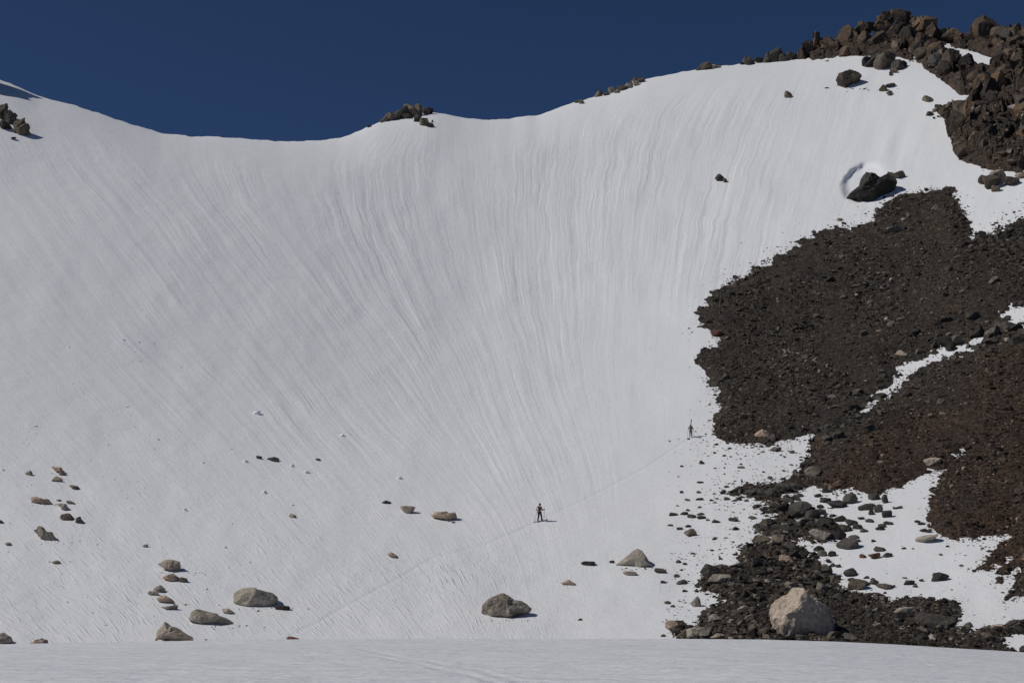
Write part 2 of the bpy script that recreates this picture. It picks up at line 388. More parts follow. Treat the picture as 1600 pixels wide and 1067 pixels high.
# ------------------------------------------------------------------ setting: flat snow in front
RIMP = np.array([(-700,1014),(0,1008),(150,1005.5),(300,1002),(400,1000.5),(600,999),(1050,999),(1200,1000),(1300,1003.5),(1400,1009),(1500,1015.5),(1600,1022),(2300,1060)])
YR = 75.0
us = np.concatenate([np.linspace(-1.2, -.40, 24), np.linspace(-.39, .39, 420), np.linspace(.40, 1.2, 24)])
ys = np.concatenate([[-160, -60, -20, -5, 5, 12, 18], np.linspace(22, 100, 300), [110, 125, 150]])
FU, FY = np.meshgrid(us, ys)
rim_px = W/2 + us * F * (math.cos(PITCH) + 0.2*math.sin(PITCH)) 
_, rim_v = ray(rim_px, np.interp(rim_px, RIMP[:, 0], RIMP[:, 1]))
zr = EYE[2] + rim_v*YR
t = np.clip((FY - 28)/(YR - 28), 0, 1.0); sm = t*t*(3 - 2*t)
FZ = zr[None, :] * t**1.4
FZ = np.where(FY > YR, zr[None, :] - 0.0016*(FY - YR)**2 - 0.0*(FY - YR), FZ)
FZ = np.where(FY > 84, FZ - 0.006*(FY-84)**2, FZ)
XX = np.where(FY > 22, FU*FY, FU*np.maximum(22, 22) * (1 + (22 - np.minimum(FY, 22))*0.12))
FZ = FZ + (0.03*fbm(XX/7, FY/5, 4) + 0.012*fbm(XX/1.5, FY/1.2, 3)) * np.clip(FY/20, 0, 1)
u0, v0 = FU, (FZ - EYE[2])/np.maximum(FY, 1)
cth, sth = math.cos(PITCH), math.sin(PITCH)
bb = (v0*cth - sth)/(cth + v0*sth); fpy = H/2 - bb*F; fpx = W/2 + u0*(cth - bb*sth)*F
T2a = [(440,1006),(500,1013),(545,1022),(590,1025),(620,1031),(655,1036),(690,1046),(730,1053),(760,1062),(830,1082)]
T2b = [(545,1010),(600,1021),(635,1029),(668,1032),(700,1039),(745,1046),(790,1059),(850,1074)]
d2 = np.minimum(abs(sdist_line(fpx, fpy, T2a)), abs(sdist_line(fpx, fpy, T2b)))*np.maximum(FY, 1)/F*2.6
d2 = np.where(FY < 22, 9.0, d2) + np.clip((585 - fpx)/70, 0, 5)*.3
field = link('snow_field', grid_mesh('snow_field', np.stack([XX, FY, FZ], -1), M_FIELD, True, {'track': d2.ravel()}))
tag(field, 'nearly flat snow field in the foreground with faint old ski tracks', kind='structure')

# ------------------------------------------------------------------ rocks: mesh builders
def ico(sub):
    bm = bmesh.new(); bmesh.ops.create_icosphere(bm, subdivisions=sub, radius=1)
    v = np.array([x.co[:] for x in bm.verts]); f = np.array([[a.index for a in q.verts] for q in bm.faces]); bm.free(); return v, f
ICO = {s: ico(s) for s in (1, 2, 3, 4, 5)}
def facet(v, r, n=9, lo=0.62, hi=0.92, ybias=1.0):
    for _ in range(n):
        d = r.normal(size=3); d[1] *= ybias; d /= np.linalg.norm(d); k = r.uniform(lo, hi)
        e = v @ d - k; m = e > 0; v[m] -= np.outer(e[m]*0.96, d)
    return v
def roughen(v, r, amp, sc):
    off = r.uniform(-50, 50, 3); out = v.copy()
    for i in range(len(v)):
        p = Vector(v[i]*sc + off); out[i] += np.array(mnoise.noise_vector(p))*amp + np.array(mnoise.noise_vector(p*2.7))*amp*0.45
    return out
def rock_shape(seed, sub=3, n=10, amp=0.10, sc=1.6, outline=None, ybias=1.0, lo=0.62):
    r = np.random.default_rng(seed); v, f = ICO[sub]; v = v.copy()
    if outline is None:
        v = facet(v, r, n, lo, 0.92, ybias); v = roughen(v, r, amp, sc)
        v /= np.maximum(abs(v).max(0), 1e-6)
        return v, f
    return v, f
_lib = {}
def rock_lib(kind, count, **kw):
    L = []
    for i in range(count):
        v, f = rock_shape(1000*hash_name(kind) + i*7 + 5, **kw); L.append((v, f))
    return L
def hash_name(s): return sum(ord(c)*(i+1) for i, c in enumerate(s)) % 9973

def rock_mesh(name, v, f, mat, smooth=False):
    me = raw_mesh(name, v, f, mat, smooth); return me

def outline_radius(pts):
    """centre and radius by angle of a traced outline (x right, z up), in its own units"""
    P = np.asarray(pts, float); c = (P.min(0) + P.max(0))/2
    A = P - c; B = np.roll(A, -1, 0); phi = np.linspace(-math.pi, math.pi, 181); rad = np.zeros(181)
    for k, ph in enumerate(phi):
        d = np.array([math.cos(ph), math.sin(ph)]); best = 0
        for a, b in zip(A, B):
            e = b - a; den = d[0]*e[1] - d[1]*e[0]
            if abs(den) < 1e-9: continue
            t_ = (a[0]*e[1] - a[1]*e[0])/den; s_ = (a[0]*d[1] - a[1]*d[0])/den
            if t_ > 0 and -1e-6 <= s_ <= 1+1e-6: best = max(best, t_)
        rad[k] = best
    return c, phi, rad

def place_rock(name, label, cat, px, pyb, wd, ht, mat, seed=0, outline=None, group=None, parent=None, sub=4, deep=0.8, n=10, amp=0.10, sc=1.6, tilt=0.0, smooth=False, lift=0.0, pull=0.0, sink=0.22, cut=0.62):
    """a boulder bedded in the slope: (px, pyb) is where its lower edge meets the ground"""
    pyc = max(pyb - sink*ht, float(skyline(px)) + 1.5)
    s = scale_at(px, pyc); c = land(np.array(float(px)), np.array(float(pyc)))
    r = np.random.default_rng(seed*31 + hash_name(str(label)) + 1)
    up = (pyc - (pyb - ht))*s; dn = max((pyb - pyc)*s*1.5, 0.3*up)
    v, f = ICO[sub]; v = v.copy()
    if outline is None:
        v = facet(v, r, n + 3, 0.42, 0.80, 1.0); v = roughen(v, r, amp*.5, sc*1.6); v = roughen(v, r, amp*.25, sc*5)
        lo_, hi_ = v.min(0), v.max(0); v = (v - lo_)/(hi_ - lo_)*2 - 1
        v[:, 0] *= wd*s/2; v[:, 1] *= wd*s/2*deep
        v[:, 2] = np.where(v[:, 2] > 0, v[:, 2], v[:, 2])
        v[:, 2] = (v[:, 2]*0.5 + 0.5)*(up + dn) - dn
        if tilt:
            ca, sa = math.cos(tilt), math.sin(tilt); x, z = v[:, 0].copy(), v[:, 2].copy(); v[:, 0] = ca*x + sa*z; v[:, 2] = -sa*x + ca*z
    else:
        o = np.array([(x - px, pyc - y) for x, y in outline], float)
        # the part below the ground line widens down into the snow
        cc, ph, rad = outline_radius(o)
        rho = np.sqrt(v[:, 0]**2 + v[:, 2]**2); a = np.arctan2(v[:, 2], v[:, 0]); rr = np.interp(a, ph, rad)
        q = rho**0.62; y = v[:, 1].copy()
        nv = np.stack([np.cos(a)*q, np.sign(y)*abs(y)**0.8, np.sin(a)*q], 1)
        nv = facet(nv, r, n + 3, cut, 0.88, 2.4) if n else nv
        q2 = np.sqrt(nv[:, 0]**2 + nv[:, 2]**2); a2 = np.arctan2(nv[:, 2], nv[:, 0]); rr = np.interp(a2, ph, rad)
        nv = roughen(nv, r, amp*0.6, sc*1.6); nv = roughen(nv, r, amp*0.28, sc*5)
        q2 = np.sqrt(nv[:, 0]**2 + nv[:, 2]**2); a2 = np.arctan2(nv[:, 2], nv[:, 0]); rr = np.interp(a2, ph, rad)
        v = np.stack([(cc[0] + np.cos(a2)*q2*rr)*s, nv[:, 1]*wd*s/2*deep, (cc[1] + np.sin(a2)*q2*rr)*s], 1)
        low = v[:, 2] < -(pyb - pyc)*s*0.6
        v[low, 2] -= 0.5*dn
    me = rock_mesh(name, v, f, mat, smooth)
    o = link(name, me, parent)
    loc = c - np.array([0, pull, -lift])
    if parent is not None: loc = loc - np.array(parent.location)
    o.location = loc
    if label and parent is None: tag(o, label, cat, group)
    return o

# ------------------------------------------------------------------ scree slope and moraine (bare ground that rises through the snow)
POLY_SCREE = [(1352,350),(1375,325),(1395,311),(1420,301),(1450,296),(1486,292),(1492,303),(1503,322),(1512,345),(1521,368),(1545,366),(1562,356),(1582,348),(1600,337),(1700,300),(1900,230),(2200,180),
 (2200,900),(1700,930),(1600,930),(1572,938),(1578,915),(1590,892),(1572,900),(1553,916),(1562,895),(1580,874),(1545,890),(1522,893),(1545,868),(1572,835),(1545,841),(1500,842),(1470,836),(1455,830),
 (1447,808),(1452,785),(1462,760),(1478,733),(1440,746),(1410,758),(1370,771),(1305,767),(1270,757),(1240,778),(1200,781),(1165,779),(1142,770),(1165,757),(1200,751),(1250,739),(1256,725),(1262,705),
 (1270,690),(1262,678),(1225,691),(1200,698),(1170,697),(1138,692),(1113,681),(1118,655),(1128,633),(1112,625),(1120,612),(1100,604),(1103,588),(1090,560),(1098,547),(1122,533),(1108,518),(1094,508),(1088,489),
 (1104,466),(1130,441),(1165,432),(1208,401),(1255,376),(1298,353)]
SNOW_IN_SCREE = [
 [(1362,628),(1368,612),(1392,598),(1412,580),(1398,574),(1430,562),(1478,540),(1520,538),(1515,548),(1490,556),(1432,578),(1412,594),(1385,618),(1366,630)],
 [(1550,518),(1572,500),(1556,490),(1575,484),(1605,474),(1640,460),(1640,492),(1604,506),(1580,514),(1560,522)],
 [(1490,712),(1503,704),(1505,708),(1492,716)],
 [(1345,647),(1352,640),(1362,632),(1358,640),(1350,648)],
 [(1516,537),(1530,527),(1541,524),(1538,529),(1524,538)], [(1538,524),(1550,517),(1560,519),(1548,526)],
]
POLY_MOR = [
 [(1088,912),(1092,902),(1115,888),(1152,884),(1160,852),(1195,844),(1240,846),(1262,862),(1285,886),(1300,906),(1330,927),(1380,931),(1400,938),(1440,936),(1490,942),(1498,952),(1508,958),(1492,975),(1520,985),(1560,978),(1600,972),(1700,960),(1900,980),(1900,1060),(1040,1060),(1060,1000),(1045,985),(1040,974),(1062,972),(1085,979),(1095,962),(1115,950),(1132,938),(1112,930),(1088,920)],
 [(1180,793),(1205,786),(1232,784),(1222,800),(1190,799)],
 [(1205,806),(1222,797),(1244,790),(1270,802),(1262,809),(1222,811)],
 [(1178,826),(1205,820),(1232,812),(1300,811),(1312,830),(1300,848),(1262,850),(1228,842),(1192,836)],
]
SNOW_IN_MOR = [[(1165,944),(1190,941),(1200,945),(1180,948)], [(1240,848),(1262,842),(1290,850),(1270,858),(1250,856)], [(1488,978),(1502,968),(1512,972),(1500,980)],[(1566,1000),(1585,990),(1640,985),(1640,1030),(1582,1018)]]

def ground(polys, holes, px, py):
    sd = np.full(px.shape, -1e9)
    for p in polys: sd = np.maximum(sd, sdist_poly(px, py, p))
    for h_ in holes: sd = np.minimum(sd, 0.3 - sdist_poly(px, py, h_))
    return sd
def ground_height(sd, px, py, amp=1.0):
    h = np.clip(sd*0.022, -1.2, 0.40)
    return h + amp*(0.20*fbm(px/16, py/9, 3) + 0.10*fbm(px/5 + 40, py/3.0, 3) + 0.16*fbm(px/26 + 11, py/6 + 4, 2)) - 0.03
def red_of(px, py):   # the reddish fan below the gully
    g = np.interp(px, [1240, 1300, 1370, 1430, 1520, 1600, 1800], [760, 690, 640, 590, 545, 505, 420])
    return np.clip((py - g - 15)/60, 0, 1) * np.clip((930 - py)/40, 0, 1) * (0.75 + 0.5*fbm(px/60, py/45, 3)) + np.clip(0.5*fbm(px/70 + 5, py/60 + 3, 3), 0, .35)

def ground_obj(name, label, polys, holes, x0, x1, y0, y1, step, redf):
    cx = np.concatenate([np.arange(x0, 1640, step), np.arange(1640, x1, 16.0)]); cy = np.arange(y0, y1, step)
    gx, gy = np.meshgrid(cx, cy)
    sd = ground(polys, holes, gx, gy); h = ground_height(sd, gx, gy)
    v = land(gx, gy) + land_normal(gx, gy)*h[..., None]
    o = link(name, grid_mesh(name, v, M_SCREE, True, {'red': redf(gx, gy).ravel()}))
    tag(o, label, kind='structure'); return o
scree = ground_obj('scree_slope', 'dark scree slope of loose brown and rust red stones on the right', [POLY_SCREE], SNOW_IN_SCREE, 1060, 2200, 276, 960, 2.0, red_of)
mor = ground_obj('moraine', 'dark rubble of moraine stones at the foot of the slope on the right', POLY_MOR, SNOW_IN_MOR, 1030, 1900, 776, 1046, 1.8, lambda x, y: np.clip(0.3*fbm(x/40, y/30, 2), 0, .3))

def on_ground(px, py, polys, holes):
    sd = ground(polys, holes, px, py); h = np.maximum(ground_height(sd, px, py), -0.02)
    return land(px, py) + land_normal(px, py)*h[:, None]

def scatter(name, label, parent, mat, px, py, rad_px, polys, holes, redf, flat=(0.45, 0.9), light=0.5, at=None, origin=None, bright=0.0):
    """loose stones, each a small faceted lump of its own, joined in one mesh"""
    n = len(px); pos = at if at is not None else on_ground(px, py, polys, holes) if polys is not None else land(px, py)
    rad = rad_px * pos[:, 1] / F
    patch = fbm(px/42 + 8, py/60 + 2, 3); rad = rad*np.clip(1 + 0.75*patch, .55, 1.6)
    bv, bf = ICO[1]; nv = len(bv)
    var = np.stack([bv * (1 + 0.55*(np.random.default_rng(i).random((nv, 1)) - 0.5)) + 0.22*np.random.default_rng(i+50).normal(size=bv.shape) for i in range(24)])
    v = var[rng.integers(0, 24, n)]
    sc = np.stack([rng.uniform(.8, 1.35, n), rng.uniform(.7, 1.1, n), rng.uniform(*flat, n)], 1)
    v = v * sc[:, None, :]
    a = rng.uniform(0, 2*math.pi, n); ca, sa = np.cos(a)[:, None], np.sin(a)[:, None]
    tl = rng.normal(0, 0.35, n); ct, st = np.cos(tl)[:, None], np.sin(tl)[:, None]
    x, y, z = v[..., 0], v[..., 1], v[..., 2]
    x, z = ct*x + st*z, -st*x + ct*z
    x, y = ca*x - sa*y, sa*x + ca*y
    tl = rng.normal(0.35, 0.3, n); ct, st = np.cos(tl)[:, None], np.sin(tl)[:, None]      # lie with the slope
    y, z = ct*y - st*z, st*y + ct*z
    v = np.stack([x, y, z], -1)*rad[:, None, None] + pos[:, None, :]
    v[..., 2] += rad[:, None]*0.12
    if origin is not None: v = v - origin
    f = (bf[None] + (np.arange(n)*nv)[:, None, None]).reshape(-1, 3)
    shade = np.clip(rng.beta(1.7, 2.7, n) + bright + 0.22*fbm(px/35 + 31, py/70, 3) + np.where(rng.random(n) < 0.025, light, 0), 0, 1)
    me = raw_mesh(name, v.reshape(-1, 3), f, mat, False, {'shade': np.repeat(shade, nv), 'red': np.repeat(redf(px, py), nv)})
    o = link(name, me, parent); o['kind'] = 'stuff'
    return o
def sample(n, x0, x1, y0, y1, polys, holes, lo, wfun=None):
    X = np.zeros(0); Y = np.zeros(0)
    while len(X) < n:
        a = rng.uniform(x0, x1, n*2); b = rng.uniform(y0, y1, n*2); sd = ground(polys, holes, a, b)
        m = sd > lo - 6*rng.random(len(a))**2
        if wfun is not None: m &= rng.random(len(a)) < wfun(a, b)
        X = np.concatenate([X, a[m]]); Y = np.concatenate([Y, b[m]])
    return X[:n], Y[:n]
def pareto(n, lo, al, hi): return np.minimum(lo*(1 - rng.random(n))**(-1/al), hi)

GULLY = [(1640,470),(1560,515),(1480,545),(1400,590),(1350,640),(1300,690),(1265,715),(1230,755)]
def gully_w(px, py): return np.exp(-(sdist_line(px, py, GULLY)/28)**2)
a, b = sample(42000, 1070, 1720, 285, 945, [POLY_SCREE], SNOW_IN_SCREE, 1)
scatter('loose_stones', None, scree, M_STONES, a, b, pareto(42000, 1.0, 2.9, 4.5), [POLY_SCREE], SNOW_IN_SCREE, red_of)
a, b = sample(8500, 1035, 1660, 782, 1030, POLY_MOR, SNOW_IN_MOR, 0)
scatter('loose_stones', None, mor, M_STONES, a, b, pareto(8500, 1.5, 2.4, 6.0), POLY_MOR, SNOW_IN_MOR, lambda x, y: np.zeros(len(x)))

CHUNKS = []
for i in range(16):
    r_ = np.random.default_rng(500 + i); v, f = ICO[3]; v = facet(v.copy(), r_, 9, 0.45, 0.8); v = roughen(v, r_, 0.12, 1.5)
    lo_, hi_ = v.min(0), v.max(0); v = (v - lo_)/(hi_ - lo_)*2 - 1
    CHUNKS.append((v, f))
def block(r_, sub=4, cuts=16):
    v, f = ICO[sub]; v = v.copy()
    q = np.linalg.qr(r_.normal(size=(3, 3)))[0]
    for d in list(q) + list(-q):
        d = d + r_.normal(0, .22, 3); d /= np.linalg.norm(d); e = v @ d - r_.uniform(.38, .66); m = e > 0; v[m] -= np.outer(e[m]*.97, d)
    v = facet(v, r_, cuts - 6, .45, .75)
    v = roughen(v, r_, .05, 2.2); v = roughen(v, r_, .03, 6.0)
    lo_, hi_ = v.min(0), v.max(0); return (v - lo_)/(hi_ - lo_)*2 - 1, f
BLOCKS = [block(np.random.default_rng(700 + i)) for i in range(18)]
CHUNKS = CHUNKS[:6] + [block(np.random.default_rng(800 + i), 3, 12) for i in range(10)]
BL_MESH = {}
def block_mesh(i, mat):
    k = (i, mat.name)
    if k not in BL_MESH: BL_MESH[k] = rock_mesh('rock', BLOCKS[i][0], BLOCKS[i][1], mat, False)
    return BL_MESH[k]
CH_MESH = {}
def chunk_mesh(i, mat):
    k = (i, mat.name)
    if k not in CH_MESH: CH_MESH[k] = rock_mesh('stone', CHUNKS[i][0], CHUNKS[i][1], mat, False)
    return CH_MESH[k]
def put_chunks(parent, px, py, wpx, polys, holes, mats, name='stone', flat=(.45, .85), spin=True):
    pos = on_ground(px, py, polys, holes) if polys is not None else land(px, py)
    for i in range(len(px)):
        o = link(name, chunk_mesh(int(rng.integers(16)), mats[int(rng.integers(len(mats)))]), parent)
        s = wpx[i]*pos[i, 1]/F/2
        o.scale = (s*rng.uniform(.85, 1.1), s*rng.uniform(.7, 1.0), s*rng.uniform(*flat))
        o.rotation_euler = (rng.normal(.3, .25), rng.normal(0, .3), rng.uniform(0, 6.28) if spin else rng.normal(0, .5))
        o.location = pos[i] + np.array([0, 0, s*0.1])
a, b = sample(210, 1080, 1640, 290, 940, [POLY_SCREE], SNOW_IN_SCREE, 4)
put_chunks(scree, a, b, pareto(210, 7.0, 3.0, 22), [POLY_SCREE], SNOW_IN_SCREE, [M_CHUNK]*7 + [M_BROWN]*2)
a, b = sample(90, 1200, 1640, 440, 790, [POLY_SCREE], SNOW_IN_SCREE, -2, gully_w)
put_chunks(scree, a, b, pareto(90, 11, 2.4, 28), [POLY_SCREE], SNOW_IN_SCREE, [M_CHUNK]*5 + [M_DARK]*3)
a, b = sample(300, 1045, 1640, 784, 1015, POLY_MOR, SNOW_IN_MOR, 1)
put_chunks(mor, a, b, pareto(300, 8.0, 2.5, 30), POLY_MOR, SNOW_IN_MOR, [M_CHUNK]*8 + [M_BROWN]*2 + [M_DARK]*3 + [M_GREY])

# ------------------------------------------------------------------ the rock cliff at the top right
POLY_CLIFF = [(1240,92),(1262,76),(1300,72),(1350,55),(1400,42),(1450,52),(1500,66),(1560,56),(1620,50),(1800,30),(2200,0),(2200,240),(1900,262),(1700,275),(1600,271),(1545,266),(1525,259),(1500,251),(1490,236),(1483,210),(1474,186),(1462,173),(1458,163),(1488,167),(1508,160),(1514,149),(1498,148),(1485,136),(1465,122),(1445,108),(1440,99),(1424,96),(1395,88),(1350,88),(1322,86),(1300,91),(1270,94)]
CL_HOLE = [[(1466,75),(1479,69),(1486,72),(1478,77)], [(1478,74),(1500,76),(1522,81),(1549,91),(1546,102),(1520,97),(1493,90)]]
cliff = empty('rock_cliff', land(np.array(1520.), np.array(170.)))
tag(cliff, 'dark brown shattered rock cliff along the crest at the top right', 'cliff')
cx = np.concatenate([np.arange(1225, 1640, 2.0), np.arange(1640, 2200, 14.0)]); nt_ = 130
gx = np.broadcast_to(cx, (nt_, len(cx))).copy(); s_ = skyline(cx); gy = s_[None, :] + 0.8 + (285 - s_[None, :])*np.linspace(1, 0, nt_)[:, None]**1.15
sd = ground([POLY_CLIFF], CL_HOLE, gx, gy)
sd = np.where(gy < s_[None, :] + 25, np.maximum(np.minimum(sd, 40), np.where(gx > 1262, np.minimum(sdist_poly(gx, np.maximum(gy, s_[None, :]+3), POLY_CLIFF), 40), -40)), sd)
for h_ in CL_HOLE: sd = np.minimum(sd, -sdist_poly(gx, gy, h_))
hh = np.clip(sd*0.09, -1.5, 1.6) + np.clip(sd/16, 0, 1)*(2.2*cells(gx/28, gy/26) + 1.0*cells(gx/13 + 7, gy/12) + 0.28*cells(gx/6, gy/6) - 1.2) + 0.25*fbm(gx/6, gy/5, 3)
hh = np.where(sd > 9, np.maximum(hh, .35), hh)
v = land(gx, gy) + land_normal(gx, gy)*hh[..., None]
top = v[-1:].copy(); top[..., 1] += 4; top[..., 2] -= 3
v = np.concatenate([v, top], 0)
face = link('cliff_face', grid_mesh('cliff_face', v - np.array(cliff.location), M_FACE, False), cliff)

def cliff_rock(px, pyb, wd, ht, i, mat, turn=0.0, fwd=0.8, deep=0.9):
    c = land(np.array(float(px)), np.array(max(float(pyb) - 0.3*ht, float(skyline(px)) + 0.5))); s = c[1]/F
    u, v_ = ray(px, pyb - ht*0.5)
    c = np.array([u*c[1], c[1], EYE[2] + v_*c[1]])
    o = link('rock', block_mesh(i % 18, mat), cliff)
    o.scale = (wd*s/2*1.08, wd*s/2*deep, ht*s/2*1.12); o.rotation_euler = (rng.normal(0, .3), turn, rng.uniform(0, 6.28))
    o.location = c - np.array(cliff.location) + np.array([0, -fwd, 0])
for q in [(1252,97,22,20),(1262,96,24,28),(1277,86,18,35),(1274,62,13,12),(1291,90,22,26),(1300,92,26,34),(1310,78,16,22),(1322,84,30,38),(1334,70,26,24),(1347,58,20,22),(1356,52,22,18),(1350,84,34,40),
          (1375,62,32,34),(1384,44,26,22),(1396,32,12,16),(1408,46,34,28),(1420,46,24,22),(1436,54,30,24),(1446,58,34,30),(1458,66,28,28),(1470,66,24,20),(1484,72,30,24),(1498,72,26,18),(1508,73,16,18),
          (1539,80,54,52),(1522,76,24,28),(1556,84,28,40),(1572,70,18,28),(1588,80,32,38),(1576,88,24,28),(1606,84,30,40),(1620,80,40,50),(1395,80,44,42),(1372,84,36,30),(1420,84,40,40),(1440,92,36,34),(1460,104,34,34),(1480,118,40,36),(1335,92,20,18),(1318,92,18,16)]:
    cliff_rock(*q, i=int(rng.integers(18)), mat=[M_CLIFF, M_CLIFF, M_CLIFF][int(rng.integers(3))], turn=rng.normal(0, .25))
a, b = sample(190, 1262, 1650, 50, 268, [POLY_CLIFF], CL_HOLE, 8)
for x, y in zip(a, b):
    wd = float(pareto(1, 11, 2.0, 32)[0])
    cliff_rock(x, y + wd*.4, wd, wd*rng.uniform(.7, 1.5), int(rng.integers(16)), [M_CLIFF, M_CLIFF, M_CLIFF, M_DARK, M_OCHRE if (x > 1530 and 120 < y < 215) else M_BROWN][int(rng.integers(5))], rng.normal(.2, .35), fwd=rng.uniform(.9, 2.1), deep=.85)
CREST = [(1245,88),(1252,78),(1265,68),(1270,52),(1282,55),(1290,65),(1310,60),(1325,50),(1340,45),(1347,36),(1365,40),(1372,30),(1392,25),(1397,18),(1415,22),(1425,33),(1440,32),(1455,38),(1462,48),(1480,49),(1497,60),(1512,63),(1518,45),(1527,33),(1540,31),(1555,38),(1565,50),(1572,43),(1585,46),(1600,47),(1640,40)]
for _ in range(68):
    x = rng.uniform(1246, 1620); y = float(np.interp(x, [c_[0] for c_ in CREST], [c_[1] for c_ in CREST])); wd = rng.uniform(7, 15)
    cliff_rock(x, y + wd*rng.uniform(.6, 1.5), wd, wd*rng.uniform(.7, 1.4), int(rng.integers(18)), [M_CLIFF, M_CLIFF, M_DARK, M_BROWN][int(rng.integers(4))], rng.normal(0, .5), fwd=rng.uniform(.4, 1.4))

a, b = sample(1100, 1250, 1640, 60, 270, [POLY_CLIFF], CL_HOLE, 1)
iy = np.argmin(abs(gy[:, None, :] - 0), axis=0) * 0
ix_ = np.clip(np.searchsorted(cx, a), 0, len(cx) - 1); jj = np.argmin(abs(gy[:, ix_] - b[None, :]), axis=0)
scatter('loose_rubble', None, cliff, M_STONES, a, b, pareto(1100, 1.5, 2.2, 5.5), None, None, lambda x, y: np.clip(fbm(x/30, y/30, 2), 0, .4), bright=.12, flat=(.6, 1.1), light=.1, at=v[jj, ix_], origin=np.array(cliff.location))

# ------------------------------------------------------------------ outcrops on the crest and the slope: clusters of rocks
def cluster(label, items, mats, name='rock_outcrop', cat='outcrop', seed=0):
    px, py = items[0][:2]
    p = land(np.array(float(px)), np.array(max(float(py), float(skyline(px))+1)))
    root = empty(name, p); tag(root, label, cat)
    for i, it in enumerate(items):
        x, y, wd, ht = it[:4]; ol = it[4] if len(it) > 4 else None
        o = place_rock('rock', label + str(i), None, x, y, wd, ht, mats[i % len(mats)], seed=seed*17 + i, parent=root, sub=5 if ol else 4, n=9, amp=0.14, deep=.9, tilt=(rng.normal(0, .25)), pull=0.2, outline=ol, cut=.72)
    return root
cluster('brown rock outcrop crowning the small bump left of centre on the crest', [(643,182,24,24),(632,184,18,20),(652,172,16,12),(668,176,14,10),(672,176,9,7),(612,187,22,12),(603,189,12,8),(622,186,16,15),(634,187,18,8),(655,180,14,14),(576,197,6,4),(596,190,6,4)], [M_BROWN, M_DARK, M_BROWN], seed=1)
cluster('dark rocks stepping down the snow just below the crest outcrop left of centre', [(653,192,17,12),(663,198,16,13),(672,200,13,9),(676,192,4,4)], [M_DARK, M_BROWN], seed=2)
cluster('low tan rock row leaning on the sloping crest right of centre', [(937,151,16,8),(958,147,12,12),(948,150,12,6),(972,143,16,9),(982,140,16,10),(990,136,14,17),(1002,129,14,8),(992,137,12,12),(965,147,10,8)], [M_BROWN, M_GREY, M_BROWN], seed=3)
cluster('small brown rock pair on the crest left of the tan rock row', [(908,164,11,8),(901,161,8,4)], [M_BROWN], seed=4)
cluster('low flat brown rocks on the crest between the tan row and the cliff', [(1102,109,22,11),(1115,108,16,6),(1092,111,10,5),(1122,107,10,4)], [M_BROWN, M_TAN], seed=5)
cluster('dark toothed rocks on the crest at the left end of the cliff', [(1213,99,26,27),(1222,98,18,16),(1168,101,24,14),(1185,99,16,8),(1198,98,14,9),(1230,95,16,14),(1240,92,12,9),(1205,96,16,16),(1160,102,8,5)], [M_DARK, M_BROWN, M_DARK], seed=6)
cluster('weathered brown outcrop at the left edge of the snow below the pass', [(2,190,26,30),(14,196,22,24),(27,212,22,32),(36,216,22,26),(8,204,22,16),(44,214,9,14),(22,190,12,14),(22,219,8,5),(-16,200,30,40)], [M_BROWN, M_DARK, M_BROWN], seed=7)
cluster('dark brown knob of rock standing in snow just below the cliff', [(1365,108,36,28),(1385,112,40,30),(1402,112,24,20),(1378,98,26,16),(1356,106,22,16),(1396,116,14,10),(1410,108,14,14),(1392,119,8,6)], [M_DARK, M_BROWN, M_DARK, M_BROWN], seed=8)
cluster('brown rock trio in the snow below the dark knob', [(1379,145,13,13),(1389,151,11,10),(1391,137,17,7)], [M_BROWN], seed=9)
cluster('pale brown rocks at the snow edge under the cliff on the right', [(1548,299,30,28),(1560,290,30,26),(1580,291,26,14),(1556,302,14,14),(1595,280,16,12),(1539,290,20,18)], [M_BROWN, M_TAN, M_BROWN], seed=10)
cluster('two small dark rocks alone high on the right of the snow face', [(1125,284,16,12),(1132,286,8,8)], [M_DARK], seed=11)
cluster('dark rocks at the notch where snow meets the cliff', [(1449,160,18,10),(1453,181,13,6),(1466,184,6,3),(1459,186,5,3),(1492,164,9,4)], [M_BROWN, M_DARK], seed=12)
cluster('dark cleft rock with a tall fin in the wind scoop beside the scree', [(1362,320,78,58,[(1320,308),(1332,299),(1344,289),(1349,273),(1356,262),(1366,267),(1374,279),(1386,272),(1399,280),(1402,290),(1395,301),(1391,309),(1374,313),(1357,322),(1338,316)]),(1404,280,22,12),(1392,279,16,10)], [M_DARK, M_BROWN], seed=13)

# ------------------------------------------------------------------ boulders lying on the snow
def boulder(label, px, pyb, wd, ht, mat, seed=0, **kw):
    return place_rock('boulder', label, 'boulder', px, pyb, wd, ht, mat, seed, **kw)
G, T, D, B, K, RR = M_GREY, M_TAN, M_DARK, M_BROWN, M_PINK, M_RED
boulder('huge pale tan boulder standing in the moraine, the largest of all', 1253, 1003, 92, 80, M_PALE, outline=[(1207,958),(1212,944),(1226,934),(1236,929),(1243,921),(1254,920),(1264,930),(1276,936),(1288,946),(1298,964),(1300,985),(1298,1004),(1218,1006),(1212,985)], sub=5, deep=.9, n=3, amp=.14, sink=.1, cut=.80)
boulder('large grey boulder with a jagged right end in the bottom centre', 792, 969, 77, 40, G, outline=[(754,967),(754,946),(762,938),(774,931),(786,928),(796,932),(804,938),(814,939),(824,945),(831,951),(826,957),(808,960),(796,967),(774,970)], sub=5, deep=.8, n=12, amp=.12, cut=.7)
boulder('grey wedge shaped boulder near the two skiers\' slope foot, shaped like a tent', 990, 888, 66, 31, G, outline=[(957,886),(968,878),(978,870),(988,862),(996,857),(1003,861),(1010,871),(1016,881),(1024,886),(990,889)], sub=5, deep=.8, n=5, amp=.05)
